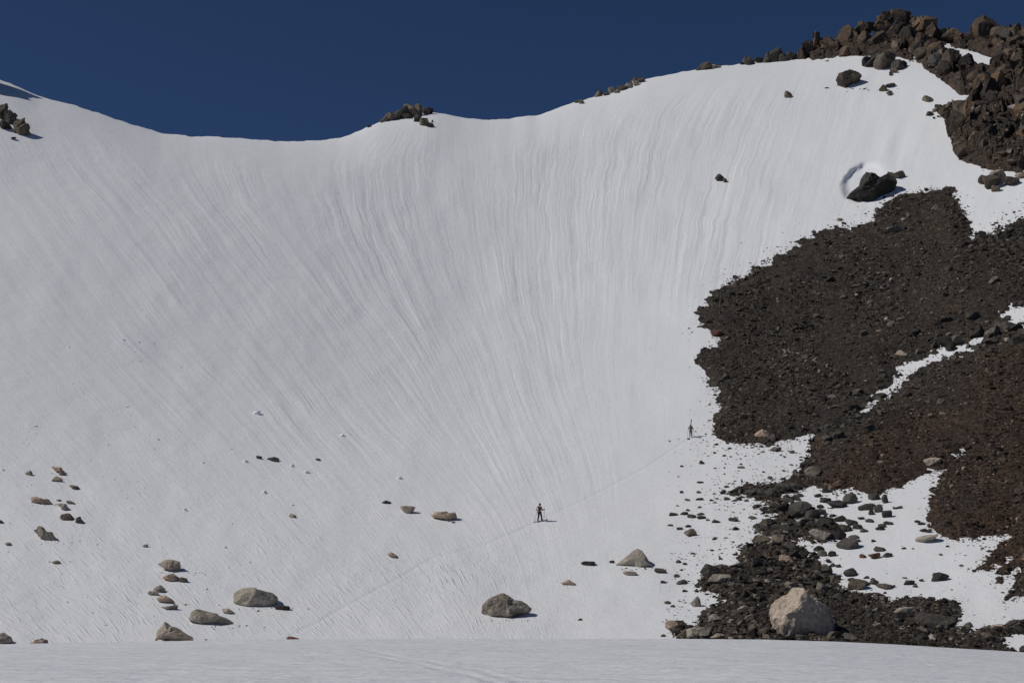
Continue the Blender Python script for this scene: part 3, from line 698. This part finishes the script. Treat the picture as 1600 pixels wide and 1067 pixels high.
boulder('large rounded grey brown boulder, upper of the two big ones at lower left', 398, 950, 68, 32, G, outline=[(365,941),(366,925),(376,919),(392,918),(410,919),(424,926),(432,933),(432,943),(418,949),(396,950),(378,946)], sub=5, deep=.85, n=7, amp=.08, cut=.72)
boulder('long grey slab boulder with a notched underside at lower left', 335, 978, 80, 34, G, outline=[(296,961),(300,949),(308,944),(322,948),(338,951),(352,956),(366,966),(375,973),(368,977),(334,977),(328,970),(314,967)], sub=5, deep=.7, n=6, amp=.06, lift=-.35)
boulder('pointed pale boulder with dark flank at the rim of the flat snow, lower left', 268, 1004, 72, 34, T, outline=[(233,1004),(242,988),(254,971),(263,979),(272,980),(288,990),(306,1000),(304,1006),(262,1008)], sub=5, deep=.8, n=8, amp=.10)
boulder('rounded brown boulder alone in the upper right snow', 1327, 139, 48, 30, B, outline=[(1302,126),(1306,116),(1318,112),(1326,109),(1338,111),(1350,121),(1346,130),(1332,136),(1320,140),(1310,134)], sub=5, deep=.8, n=6, amp=.10)
boulder('narrow upright brown rock alone near the top of the snow face', 1232, 156, 13, 16, B)
boulder('small grey block left of the pair of tan tipped rocks', 45, 744, 12, 10, G)
boulder('tan tipped dark rock at the top of the left rock group', 89, 740, 30, 14, K, outline=[(75,727),(86,729),(97,730),(103,738),(106,741),(96,739),(84,735)])
boulder('tiny slab right under the tan tipped dark rock', 97, 743, 12, 6, B)
boulder('flat brown rock second from top of the left rock group', 89, 753, 19, 9, T, tilt=.2)
boulder('small dark rock on the right of the left rock group', 116, 765, 17, 7, B, tilt=.15)
boulder('long tan rock with a pinkish left end on the left snow', 65, 788, 38, 13, K, outline=[(47,776),(58,776),(66,779),(78,779),(84,787),(70,789),(54,787),(50,785)])
boulder('thin dark stone right of the long tan rock', 92, 783, 8, 3, D)
boulder('thin flat grey stone above the cracked rocks on the left', 110, 787, 17, 5, G, tilt=.2)
boulder('tan and dark rock above the pair of cracked rocks on the left', 99, 799, 25, 14, T, outline=[(87,787),(96,786),(104,787),(109,795),(112,799),(103,799),(96,793)])
boulder('cracked dark rock, left of the joined pair', 104, 814, 20, 13, B, tilt=.2)
boulder('dark pyramid rock, right of the joined pair', 123, 819, 20, 13, B, outline=[(115,817),(119,809),(124,806),(129,813),(134,819),(122,819)])
boulder('jagged tan rock lowest in the left rock group', 70, 846, 44, 24, T, outline=[(47,825),(54,829),(58,821),(66,822),(72,831),(82,831),(87,841),(92,845),(80,846),(66,842)])
boulder('small tan stone near the left edge', 13, 853, 11, 6, T)
boulder('small flat grey stone alone on the left snow', 87, 881, 16, 6, G)
boulder('small dark stone at the left edge', 1, 818, 11, 6, D)
boulder('rock with a tan left face and dark right face in the bottom left corner', 8, 1005, 32, 18, G, outline=[(-10,1004),(-6,992),(5,988),(14,994),(24,1004),(8,1008)], sink=.05)
boulder('low tan rock on the rim beside the corner rock', 60, 1009, 38, 13, K, outline=[(41,1007),(52,1001),(64,997),(72,999),(78,1006),(60,1011)], sink=.05)
boulder('pale grey creased rock topping the lower left chain of stones', 268, 895, 48, 22, T, outline=[(245,881),(254,874),(270,874),(284,877),(287,886),(284,894),(266,894),(256,887)])
boulder('brown stone directly under the pale creased rock', 268, 909, 26, 13, K)
boulder('small brown stone right of the brown one under the creased rock', 287, 911, 13, 10, B)
boulder('grey stone on the left of the lower left chain', 248, 926, 22, 12, G)
boulder('thin grey slab at the left end of the lower left chain', 240, 930, 18, 7, G)
boulder('pale tan slab in the lower left chain', 258, 943, 26, 12, K, tilt=.3)
boulder('dark flat stone lowest in the lower left chain', 265, 952, 27, 7, G)
boulder('flat brown stone at the right foot of the large rounded boulder', 441, 952, 26, 6, B)
boulder('ragged stone behind the notched slab boulder', 356, 960, 20, 10, G)
boulder('flat reddish stone on the rim of the flat snow', 458, 999, 20, 5, RR, sink=.05)
boulder('tiny tan stone on the flat snow near the middle', 609, 1005, 12, 7, T, sink=.05)
boulder('tiny stone alone above the lower left chain', 227, 855, 10, 5, G)
boulder('small dark stone, left of two on the mid left snow', 405, 718, 10, 7, D)
boulder('dark flat stone, right of two on the mid left snow', 426, 721, 20, 8, D, tilt=.2)
boulder('small dark stone right of the flat dark stone on the mid left snow', 497, 720, 9, 4, D)
boulder('small dark flat stone left of the tan lumpy rock', 603, 787, 16, 6, D)
boulder('tan lumpy rock between the dark flat stone and the tan slab', 637, 803, 24, 13, T)
boulder('pinkish tan slab with a dark right end left of the lower skier', 697, 813, 48, 14, K, outline=[(673,807),(680,800),(696,798),(704,801),(714,799),(719,809),(712,811),(700,813),(688,811)])
boulder('small tan stone alone on the left snow below mid height', 457, 810, 12, 9, T)
boulder('tan flake stone near the ski track below the tan slab', 614, 873, 24, 13, K, outline=[(603,865),(610,862),(618,866),(626,873),(622,875),(612,870)])
boulder('tan pointed stone between the tent shaped and the jagged boulders', 888, 915, 26, 11, K, outline=[(875,911),(884,907),(890,905),(900,912),(892,916),(884,914)])
boulder('dark brick like stone left of the tent shaped boulder', 919, 884, 22, 8, D, tilt=-.1)
boulder('tiny dark stone touching the left foot of the tent shaped boulder', 956, 880, 8, 5, D)
boulder('small tan block in front of the tent shaped boulder', 984, 899, 21, 7, T)
boulder('dark stone off the right foot of the tent shaped boulder', 1032, 896, 19, 9, D)
boulder('brown two humped block on the snow left of the moraine', 1079, 839, 20, 13, B)
boulder('upright grey stone at the moraine edge above the rim', 1087, 951, 16, 19, G)
boulder('pinkish rounded stone at the left tip of the moraine', 1050, 983, 22, 14, K)
boulder('dark blocky boulder at the left edge of the moraine', 1107, 903, 30, 22, D, pull=.6)
boulder('green grey slab boulder below the dark block in the moraine', 1122, 914, 36, 18, G, pull=.6, tilt=-.15)
boulder('pale pink split stone near the top of the moraine', 1226, 881, 26, 14, K, pull=.8)
boulder('pale grey rock leaning at the rim on the moraine\'s left end', 1092, 1002, 40, 22, G, sink=.05, pull=.4)
boulder('pale tan rounded rock on the rim left of the huge boulder', 1120, 1003, 32, 14, T, sink=.05, pull=.4)
boulder('low tan rock on the rim, next right of the pale rounded one', 1145, 1003, 28, 9, T, sink=.05, pull=.4)
boulder('long dark slab lying in the right half of the moraine', 1456, 982, 64, 26, D, pull=.8)
boulder('grey boulder left of the long dark slab in the moraine', 1408, 968, 32, 20, G, pull=.7)
boulder('brown rounded boulder on the upper edge of the moraine', 1338, 922, 28, 18, B, pull=.3)
boulder('dark flat topped boulder on the snow above the brown rounded one', 1330, 901, 28, 14, D)
boulder('dark pointed boulder alone on the right snow tongue', 1468, 910, 28, 18, D, outline=[(1452,913),(1458,902),(1459,895),(1468,894),(1480,897),(1484,901),(1474,906),(1460,912)])
boulder('small dark wedge stone left of the lone dark pointed boulder', 1420, 914, 18, 8, D)
boulder('low brown stone heap left of the small dark wedge', 1382, 921, 24, 10, B)
boulder('rust red boulder in the rubble on the snow', 1366, 874, 20, 11, RR)
boulder('small reddish stone left of the rust red boulder', 1349, 872, 13, 7, RR)
boulder('dark stone right of the rust red boulder', 1386, 871, 16, 8, D)
boulder('grey brown stone above the rust red boulder', 1374, 862, 20, 9, B)
boulder('pale tan stone on the moraine crest', 1436, 940, 16, 9, K, pull=.4)
boulder('pinkish slab on the moraine near the right edge', 1558, 986, 26, 11, K, pull=.4)
boulder('dark rounded stone on the moraine near the right edge', 1579, 979, 16, 12, D, pull=.4)
boulder('dark block at the right edge of the rim', 1598, 1024, 16, 16, D, pull=.3)
boulder('long pale grey slab at the foot of the red scree', 1450, 848, 38, 13, G, tilt=-.25)
boulder('tan grey boulder half sunk in the red scree', 1455, 729, 30, 14, T, pull=.5)
boulder('flat dark boulder, left of the touching pair on the rubble snow', 1309, 795, 32, 14, D)
boulder('dark rounded boulder, right of the touching pair on the rubble snow', 1328, 790, 26, 20, D)
boulder('dark oval boulder alone on snow under the scree tongue', 1242, 783, 17, 9, D)
boulder('peaked dark boulder, tallest in the rubble band', 1250, 812, 36, 30, D)
boulder('dark angular boulder right of the tallest one in the rubble band', 1284, 806, 16, 12, D)
boulder('large smooth grey boulder in the rubble band', 1280, 846, 36, 20, G, pull=.4)
boulder('dark double boulder in the rubble below the smooth grey one', 1325, 860, 36, 20, D)
boulder('pinkish round boulder at the lower edge of the upper scree', 1191, 686, 24, 15, K, pull=.5)
boulder('small red stone beside the pinkish round boulder', 1166, 683, 10, 7, RR, pull=.4)
boulder('grey faced block in the upper scree below the scoop', 1396, 368, 26, 14, G, pull=.5)
boulder('tan block above the snow strip in the gully', 1408, 560, 20, 13, T, pull=.5)
boulder('reddish block at the left margin of the scree', 1120, 526, 20, 10, RR, pull=.3)
boulder('dark stone at the feet of the upper skier', 1076, 687, 5, 3, D)
boulder('grey sliver of stone above the left scree margin', 1312, 346, 10, 6, G)

LM = [(1079,833,'the brown two humped block'),(1087,942,'the upright grey moraine edge stone'),(990,873,'the tent shaped boulder'),(1078,670,'the upper skier'),(1107,893,'the dark block at the moraine edge'),(1250,798,'the peaked dark boulder'),
      (1280,836,'the smooth grey boulder'),(1325,850,'the dark double boulder'),(1319,785,'the touching dark boulder pair'),(1366,868,'the rust red boulder'),(1338,913,'the brown rounded boulder'),(1468,902,'the dark pointed boulder'),(1450,842,'the long pale slab'),(1191,680,'the pinkish round boulder'),(1242,778,'the dark oval boulder'),(1050,976,'the pinkish moraine tip boulder')]
RANK = ['nearest', 'second nearest', 'third nearest', 'fourth nearest', 'fifth nearest', 'sixth nearest', 'seventh nearest', 'eighth nearest', 'ninth nearest', 'tenth nearest', 'eleventh nearest', 'twelfth nearest', 'thirteenth nearest', 'fourteenth nearest', 'fifteenth nearest', 'sixteenth nearest', 'seventeenth nearest', 'eighteenth nearest']
def neighbour_labels(items, noun):
    out = [None]*len(items); by = {}
    for i, (x, y, wd, ht) in enumerate(items):
        yc = y - ht/2; d, lx, ly, nm = min(((x-a)**2 + (yc-b)**2*2, a, b, n_) for a, b, n_ in LM)
        dx, dy = x - lx, yc - ly
        side = ('right of' if dx > 0 else 'left of') if abs(dx) > abs(dy) else ('below' if dy > 0 else 'above')
        by.setdefault((nm, side), []).append((d, i))
    for (nm, side), L in by.items():
        for k_, (d, i) in enumerate(sorted(L)):
            wd, ht = items[i][2:]
            sh = 'flat' if ht < .42*wd else ('squat' if ht < .6*wd else 'blocky')
            out[i] = 'dark %s %s %s %s %s' % (sh, noun, 'just' if len(L) == 1 else RANK[min(k_, 17)], side, nm) if len(L) > 1 else 'dark %s %s just %s %s' % (sh, noun, side, nm)
    return out
sm_group = 'dark stones strewn on the snow beside the moraine'
strewn = [(1052,806,14,5),(1069,805,12,5),(1081,810,14,6),(1096,811,14,5),(1094,805,12,4),(1119,817,14,5),(1146,816,15,7),(1106,814,6,3),(1062,828,10,4),(1075,824,10,4),(1047,822,9,3),(1150,829,11,6),(1074,783,9,4),(1093,782,12,4),(1092,771,8,4),(1065,771,6,4),(1093,794,6,3),(1075,799,7,4),(1059,791,6,2),(1112,783,7,3),(1136,782,10,5),(1155,783,9,6),(1147,784,8,4),(1130,770,9,5),(1135,762,9,3),(1094,755,10,3),(1065,730,6,3),(1097,726,9,6),(1158,732,12,4),(1117,709,5,3),(1140,702,7,3),(1165,691,8,4),(1212,706,17,7),(1238,709,9,5),(1116,844,7,4),(1113,861,7,3),(1083,866,9,3),(1149,868,8,4),(1060,880,9,5),(1070,883,7,4),(1058,902,11,5),(1036,911,10,4),(1065,913,18,7),(1070,925,8,4),(1043,944,10,5),(1051,949,8,4),(1036,995,8,4),(1166,784,8,4),(1177,812,10,5),(1200,795,8,3),(1175,810,12,4)]
SL = neighbour_labels(strewn, 'stone')
for i, (x, y, wd, ht) in enumerate(strewn):
    place_rock('stone', SL[i], 'stone', x, y, wd*1.05, ht*1.15, M_DARK if i % 4 else M_BROWN, seed=i + 900, group=sm_group, sub=3, n=8)
rub_group = 'dark boulders crowding the snow below the scree'
rub = [(1366,783,17,11),(1383,789,11,14),(1386,811,15,12),(1372,803,15,13),(1362,806,11,9),(1355,797,30,9),(1293,771,16,8),(1278,777,11,5),(1290,786,18,8),(1282,795,11,6),(1330,822,20,10),(1340,828,16,9),(1320,832,22,11),(1345,812,10,4),(1360,817,14,6),(1350,832,13,6),(1378,825,12,6),(1388,821,14,6),(1375,829,14,6),(1262,820,22,10),(1300,838,18,12),(1292,818,22,10),(1312,816,20,9),(1335,842,16,6),(1340,847,10,4),(1280,862,18,8),(1295,880,10,6),(1288,889,12,7),(1300,886,12,6),(1310,887,9,5),(1285,870,16,9),(1300,870,14,8),(1270,872,14,9),(1205,778,24,14),(1222,772,28,16),(1190,777,20,12),(1240,768,22,12),(1175,776,20,10),(1212,796,20,11),(1225,803,24,14),(1240,812,22,12),(1270,812,24,14),(1265,806,18,12),(1252,828,24,12),(1232,836,26,12),(1215,830,22,10),(1196,830,18,8),(1270,830,24,14),(1290,845,26,14),(1310,845,22,13),(1200,838,14,6),(1206,816,12,5),(1215,818,16,7),(1195,817,10,5),(1399,796,8,4),(1405,795,10,4),(1330,907,12,4),(1354,904,10,4),(1364,906,8,3),(1352,916,14,8),(1366,914,14,8),(1440,909,7,4),(1430,918,8,4),(1395,918,8,4),(1440,820,12,4),(1433,817,9,4),(1446,832,12,6),(1452,833,10,6),(1441,831,8,4),(1502,885,7,3),(1412,858,8,3),(1427,858,5,2),(1470,868,6,3),(1535,858,6,3),(1545,862,5,3),(1365,847,8,4),(1480,855,6,3)]
RL = neighbour_labels(rub, 'rubble boulder')
for i, (x, y, wd, ht) in enumerate(rub):
    place_rock('boulder', RL[i], 'boulder', x, y, wd*1.05, ht*1.2, M_DARK if i % 3 else M_CHUNK, seed=i + 1200, group=rub_group, sub=3, n=9)
# chips of stone fringing the scree: too many and too small to count
def fringe(n):
    a = rng.uniform(1040, 1600, n*6); b = rng.uniform(290, 990, n*6)
    sd = np.maximum(ground([POLY_SCREE], SNOW_IN_SCREE, a, b), ground(POLY_MOR, SNOW_IN_MOR, a, b))
    m = (sd < 2) & (rng.random(len(a)) < np.exp(sd/np.where((a < 1300) & (b > 680), 30, 9)))
    return a[m][:n], b[m][:n]
a, b = fringe(3400)
for x, y, wd in [(398,950,68),(335,978,80),(268,1000,70),(792,969,77),(990,888,66),(268,895,48),(697,813,48),(70,846,44),(65,788,38),(258,943,40),(1079,839,24),(1327,139,48)]:
    a = np.concatenate([a, x + rng.normal(.25, .45, 16)*wd]); b = np.concatenate([b, y + abs(rng.normal(0, 2.5, 16)) - 1.0])
o = scatter('stone_chips', None, None, M_STONES, a, b, pareto(len(a), 0.75, 2.5, 3.0), None, None, lambda x, y: np.zeros(len(x)), flat=(.3, .6), light=0)
tag(o, 'small dark stone chips scattered on the snow around the scree edge')

# snow lumps that rolled down the face
for i, (x, y, wd, ht, lb) in enumerate([(401,648,12,7,'largest snow lump, alone on the left middle snow'),(534,682,8,5,'snow lump highest right of the left middle snow'),(456,730,7,5,'snow lump just right of the two dark stones'),(480,740,9,5,'snow lump below the small dark stone on the mid left snow'),
     (624,749,9,5,'snow lump above the tan lumpy rock'),(413,772,9,6,'snow lump at the end of a short furrow'),(384,723,8,5,'snow lump left of the two dark stones'),(457,790,5,3,'tiny snow lump above the small tan stone'),(289,799,7,5,'snow lump alone between the left rock group and the furrow'),(317,724,5,3,'tiny snow lump left of all near the two dark stones')]):
    place_rock('snow_lump', lb, 'snow lump', x, y, wd, ht, M_LUMP, seed=i + 60, sub=2, n=5, amp=.12, smooth=True)

a = rng.normal(0, 1, 1500)*190 + 120; b = rng.uniform(520, 985, 1500)
m = (a > -60) & (a < 900) & (rng.random(1500) < .55 + .45*vnoise(a/40, b/30)); a, b = a[m], b[m]
o = scatter('snow_crumbs', None, None, M_LUMP, a, b, pareto(len(a), 0.55, 2.6, 2.0), None, None, lambda x, y: np.zeros(len(x)), flat=(.5, .9), light=0)
tag(o, 'tiny crumbs of snow sprinkled over the lower left of the face')
# unseen crag, added beyond the left edge to cast shade onto the saddle
cluster('dark crag beyond the left edge of the view', [(-62,140,70,106),(-38,142,44,74),(-100,140,60,116),(-80,126,40,96),(-32,142,30,44)], [M_DARK, M_BROWN], name='shade_crag', cat='crag', seed=20)

# ------------------------------------------------------------------ people
def simple_mat(name, col, rough=0.8):
    k = NB(name); tc = k.n('ShaderNodeTexCoord'); n1 = k.noise(tc.outputs['Object'], 14, 3)
    c = k.mix(n1, tuple(x*0.8 for x in col), tuple(min(x*1.2, 1) for x in col)); k.l(c, k.b.inputs['Base Color'])
    k.b.inputs['Roughness'].default_value = rough; k.bump(n1, 0.01); return k.m
MS = {n: simple_mat(n, c) for n, c in dict(skin=(.38, .22, .15), orange_cloth=(.26, .11, .045), olive_cloth=(.14, .12, .075), navy_cloth=(.012, .016, .028), teal_cloth=(.03, .12, .15), black_cloth=(.012, .012, .014),
      pale_pack=(.42, .52, .52), dark_pack=(.025, .028, .03), hair=(.02, .015, .012), boot=(.02, .02, .022), ski_top=(.03, .03, .035), pole=(.12, .12, .13), rose_cloth=(.28, .12, .10)).items()}
def skin_obj(name, verts, edges, radii, mat, parent, root=0, sub=2):
    me = bpy.data.meshes.new(name); me.from_pydata([tuple(v) for v in verts], edges, [])
    o = link(name, me, parent); md = o.modifiers.new('skin', 'SKIN'); md.use_smooth_shade = True
    for i, r_ in enumerate(radii):
        d = me.skin_vertices[0].data[i]; d.radius = (r_, r_) if not isinstance(r_, tuple) else r_; d.use_root = (i == root)
    ss = o.modifiers.new('sub', 'SUBSURF'); ss.levels = sub; ss.render_levels = sub
    me.materials.append(mat); return o
def box_obj(name, size, loc, mat, parent, bev=0.04, rot=(0, 0, 0)):
    bm = bmesh.new(); bmesh.ops.create_cube(bm, size=1)
    for q in bm.verts: q.co = Vector((q.co.x*size[0], q.co.y*size[1], q.co.z*size[2]))
    bmesh.ops.bevel(bm, geom=bm.edges[:], offset=bev, segments=2, affect='EDGES')
    me = bpy.data.meshes.new(name); bm.to_mesh(me); bm.free(); me.materials.append(mat)
    o = link(name, me, parent); o.location = loc; o.rotation_euler = rot; return o
def tube_between(name, a, b, r1, r2, mat, parent=None, seg=8):
    a, b = Vector(a), Vector(b); d = b - a; q = d.to_track_quat('Z', 'Y').to_matrix().to_4x4()
    bm = bmesh.new(); bmesh.ops.create_cone(bm, cap_ends=True, segments=seg, radius1=r1, radius2=r2, depth=d.length, matrix=Matrix.Translation((a + b)/2) @ q)
    me = bpy.data.meshes.new(name); bm.to_mesh(me); bm.free(); me.materials.append(mat)
    return link(name, me, parent)

def make_person(label, px, py, heading, J, mats):
    p = land(np.array(float(px)), np.array(float(py)))
    root = empty('person', p); root.rotation_euler = (0, 0, heading); tag(root, label, 'person')
    names = list(J); ix = {n: i for i, n in enumerate(names)}
    V_ = [J[n][0] for n in names]; Rr = [J[n][1] for n in names]
    E = [('pelvis','waist'),('waist','chest'),('chest','neckb'),('neckb','neck'),('neck','head'),('head','crown'),('head','nose')]
    for s in 'rl': E += [('pelvis','hip'+s),('hip'+s,'knee'+s),('knee'+s,'ankle'+s),('ankle'+s,'toe'+s),('chest','sh'+s),('sh'+s,'elbow'+s),('elbow'+s,'wrist'+s),('wrist'+s,'palm'+s)]
    verts = [Vector(v) for v in V_]; rad = list(Rr); edges = [(ix[a], ix[b]) for a, b in E]
    for s, sg in (('r', 1), ('l', -1)):          # five fingers closed round the pole grip
        pi_ = ix['palm'+s]; pc = verts[pi_]
        for k in range(4):
            b0 = pc + Vector((0.02*sg, 0.035, 0.03 - 0.022*k)); ln = (.036, .042, .040, .030)[k]
            i0 = len(verts); verts += [b0, b0 + Vector((-0.015*sg, ln, -.004)), b0 + Vector((-0.05*sg, ln*.7, -.006))]; rad += [.010, .009, .008]
            edges += [(pi_, i0), (i0, i0+1), (i0+1, i0+2)]
        i0 = len(verts); verts += [pc + Vector((-0.035*sg, 0.015, .035)), pc + Vector((-0.045*sg, .045, .04))]; rad += [.012, .010]
        edges += [(pi_, i0), (i0, i0+1)]
    skin_obj('body', verts, edges, rad, mats['skin'], root, ix['pelvis'], 1)
    def wear(name, ch, extra, mat, rootn):
        vs = []; es = []; rs = []; idm = {}
        for a, b in ch:
            for q in (a, b):
                if q not in idm:
                    idm[q] = len(vs); vs.append(J[q][0]); r_ = J[q][1]; rs.append(r_ + extra if not isinstance(r_, tuple) else (r_[0]+extra, r_[1]+extra))
            es.append((idm[a], idm[b]))
        return skin_obj(name, vs, es, rs, mat, root, idm[rootn])
    wear('jacket', [('waist','chest'),('waist','pelvis'),('chest','neckb')] + [e for s in 'rl' for e in (('chest','sh'+s),('sh'+s,'elbow'+s),('elbow'+s,'wrist'+s))], .025, mats['jacket'], 'chest')
    wear('trousers', [e for s in 'rl' for e in (('pelvis','hip'+s),('hip'+s,'knee'+s),('knee'+s,'ankle'+s))], .025, mats['trousers'], 'pelvis')
    for s in 'rl': wear('boot', [('ankle'+s,'toe'+s)], .035, MS['boot'], 'ankle'+s)
    hd = Vector(J['head'][0])
    bm = bmesh.new(); bmesh.ops.create_icosphere(bm, subdivisions=3, radius=0.118)
    for q in bm.verts:
        q.co.z *= 1.08
        if q.co.y > 0.03 and q.co.z < 0.05: q.co *= 0.8
    me = bpy.data.meshes.new('hat'); bm.to_mesh(me); bm.free(); me.materials.append(mats['hat'])
    h_ = link('hat', me, root); h_.location = hd + Vector((0, -.022, .045))
    for sx in (-1, 1):
        bm = bmesh.new(); bmesh.ops.create_icosphere(bm, subdivisions=2, radius=0.013)
        me = bpy.data.meshes.new('eye'); bm.to_mesh(me); bm.free(); me.materials.append(MS['black_cloth']); e_ = link('eye', me, root); e_.location = hd + Vector((.035*sx, .092, .01))
    return root
def world(root, v):
    m = Matrix.Translation(root.location) @ Matrix.Rotation(root.rotation_euler.z, 4, 'Z'); return m @ Vector(v)
def snow_z(x, y, guess):       # height of the slope under a point, by walking the line of sight
    lo, hi = 700.0, 1000.0
    pts_py = np.linspace(560, 1000, 900); pxs = W/2 + (x/y)*F*(math.cos(PITCH) - 0*pts_py)
    bb_ = (H/2 - pts_py)/F; pxs = W/2 + (x/y)*(math.cos(PITCH) - bb_*math.sin(PITCH))*F
    L = land(pxs, pts_py); k = int(np.argmin(abs(L[:, 1] - y))); return float(L[k, 2])
def pole(label, root, hand, tip_local):
    a = world(root, hand); b = world(root, tip_local); b.z = snow_z(b.x, b.y, 0) - .03
    e = empty('ski_pole', b); tag(e, label, 'ski pole')
    mi = b
    d = (a - b); top = a + d.normalized()*0.08
    tube_between('shaft', (0, 0, 0), a - b, .011, .013, MS['pole'], e)
    tube_between('grip', a - b - d.normalized()*.07, top - b, .02, .022, MS['black_cloth'], e)
    tube_between('basket', d.normalized()*.09, d.normalized()*.10, .05, .05, MS['black_cloth'], e, 12)
def ski_mesh(name, length, mat):
    n = 22; vs = []; fs = []
    for i in range(n):
        t_ = i/(n-1); y = (t_ - .45)*length; wd = (.058 - .018*math.sin(math.pi*min(max(t_, 0), 1)))*(1 if t_ < .94 else max(.12, (1 - t_)/.06)); z = .02 + (0.16*((t_ - .86)/.14)**2 if t_ > .86 else 0)
        th = .012
        vs += [(-wd, y, z), (wd, y, z), (wd, y, z + th), (-wd, y, z + th)]
    for i in range(n-1):
        q = i*4
        for k in range(4): fs.append((q+k, q+(k+1) % 4, q+4+(k+1) % 4, q+4+k))
    fs += [(3, 2, 1, 0), (n*4-4, n*4-3, n*4-2, n*4-1)]
    me = bpy.data.meshes.new(name); me.from_pydata(vs, [], fs); me.update(); me.materials.append(mat); return me

def joints(lean=0.0, fr=.22, bk=-.22, hands=((.36, .22, 1.14), (-.36, .22, 1.12)), elb=((.33, -.02, 1.08), (-.33, -.02, 1.08))):
    def L(x, y, z):                 # bend the trunk forward from the pelvis
        dz = max(z - .95, 0); return (x, y + dz*math.sin(lean), min(z, .95) + dz*math.cos(lean))
    return dict(pelvis=((0, 0, .95), (.14, .10)), waist=(L(0, .0, 1.10), (.125, .09)), chest=(L(0, .01, 1.30), (.15, .105)), neckb=(L(0, .0, 1.45), .07), neck=(L(0, .02, 1.52), .052), head=(L(0, .045, 1.63), (.078, .092)), crown=(L(0, .03, 1.71), .06), nose=(L(0, .145, 1.61), .013),
        hipr=((.10, 0, .88), .095), hipl=((-.10, 0, .88), .095), kneer=((.105, fr*.75 + .05, .50), .062), kneel=((-.105, bk*.3 + .06, .49), .062), ankler=((.105, fr, .13), .045), anklel=((-.105, bk, .13), .045), toer=((.105, fr + .16, .07), .04), toel=((-.105, bk + .16, .07), .04),
        shr=(L(.18, 0, 1.41), .07), shl=(L(-.18, 0, 1.41), .07), elbowr=(L(*elb[0]), .045), elbowl=(L(*elb[1]), .045), wristr=(L(*hands[0]), .032), wristl=(L(*hands[1]), .032), palmr=(L(hands[0][0]+.005, hands[0][1]+.08, hands[0][2]), .035), palml=(L(hands[1][0]-.005, hands[1][1]+.08, hands[1][2]), .035))

J1 = joints(.08, .20, -.18, hands=((.40, .18, 1.20), (-.40, .14, 1.12)), elb=((.32, .0, 1.08), (-.34, -.06, 1.16)))
head1 = -R(38)
p1 = make_person('lower of the two skiers, in orange brown jacket and dark trousers with two poles', 843, 814.5, head1, J1, dict(skin=MS['skin'], jacket=MS['orange_cloth'], trousers=MS['navy_cloth'], hat=MS['hair']))
pk = box_obj('backpack', (.27, .17, .46), (0, -.19, 1.26), MS['dark_pack'], p1, .05, (-.08, 0, 0))
box_obj('backpack_pocket', (.19, .06, .24), (0, -.10, -.06), MS['pale_pack'], pk, .025)
pole('ski pole in the right hand of the lower skier', p1, J1['palmr'][0], (.44, .10, 0))
pole('ski pole in the left hand of the lower skier', p1, J1['palml'][0], (-.46, -.25, 0))
for sx, off, nm in ((.105, .22, 'right'), (-.105, -.16, 'left')):
    a = world(p1, (sx, off + .85, 0)); b = world(p1, (sx, off - .75, 0)); za = snow_z(a.x, a.y, 0); zb = snow_z(b.x, b.y, 0)
    o = link('ski', ski_mesh('ski', 1.68, MS['ski_top'])); tag(o, nm + ' ski under the boot of the lower skier', 'ski')
    d = Vector((a.x - b.x, a.y - b.y, za - zb)).normalized(); c = Vector(((a.x+b.x)/2, (a.y+b.y)/2, (za+zb)/2 + .02))
    o.rotation_mode = 'QUATERNION'; o.rotation_quaternion = d.to_track_quat('Y', 'Z'); o.location = c

J2 = joints(.42, .26, -.30, hands=((.30, .34, 1.10), (-.36, .34, 1.12)), elb=((.32, .02, 1.10), (-.32, .05, 1.14)))
head2 = -R(10)
p2 = make_person('upper of the two skiers, in olive jacket with skis upright on the backpack', 1079.5, 683.5, head2, J2, dict(skin=MS['skin'], jacket=MS['olive_cloth'], trousers=MS['teal_cloth'], hat=MS['rose_cloth']))
pk = box_obj('backpack', (.29, .19, .50), (0, -.075, 1.33), MS['olive_cloth'], p2, .05, (-.42, 0, 0))
box_obj('backpack_pocket', (.2, .06, .22), (0, -.11, -.10), MS['rose_cloth'], pk, .025)
pole('ski pole in the left hand of the upper skier', p2, J2['palml'][0], (-.48, .30, 0))
pole('ski pole in the right hand of the upper skier', p2, J2['palmr'][0], (.42, .25, 0))
sk_ = link('ski_pair', ski_mesh('ski_pair', 1.68, MS['ski_top'])); tag(sk_, 'pair of dark skis strapped upright on the backpack of the upper skier', 'skis')
bm = bmesh.new(); bm.from_mesh(sk_.data); g2 = bmesh.ops.duplicate(bm, geom=bm.verts[:] + bm.edges[:] + bm.faces[:])['geom']
for q in g2:
    if isinstance(q, bmesh.types.BMVert): q.co.z = -q.co.z + .01; 
bmesh.ops.recalc_face_normals(bm, faces=bm.faces[:]); bm.to_mesh(sk_.data); bm.free()
d = Vector((0.10, .30, 1.0)).normalized(); d = Matrix.Rotation(head2, 3, 'Z') @ d
sk_.rotation_mode = 'QUATERNION'; sk_.rotation_quaternion = d.to_track_quat('Y', 'Z'); sk_.location = world(p2, (.03, -.16, 1.50))

# ------------------------------------------------------------------ turn skinned bodies into plain meshes
bpy.context.view_layer.update()
dg = bpy.context.evaluated_depsgraph_get()
for o in list(S.objects):
    if o.type == 'MESH' and len(o.modifiers):
        me = bpy.data.meshes.new_from_object(o.evaluated_get(dg)); o.modifiers.clear(); o.data = me
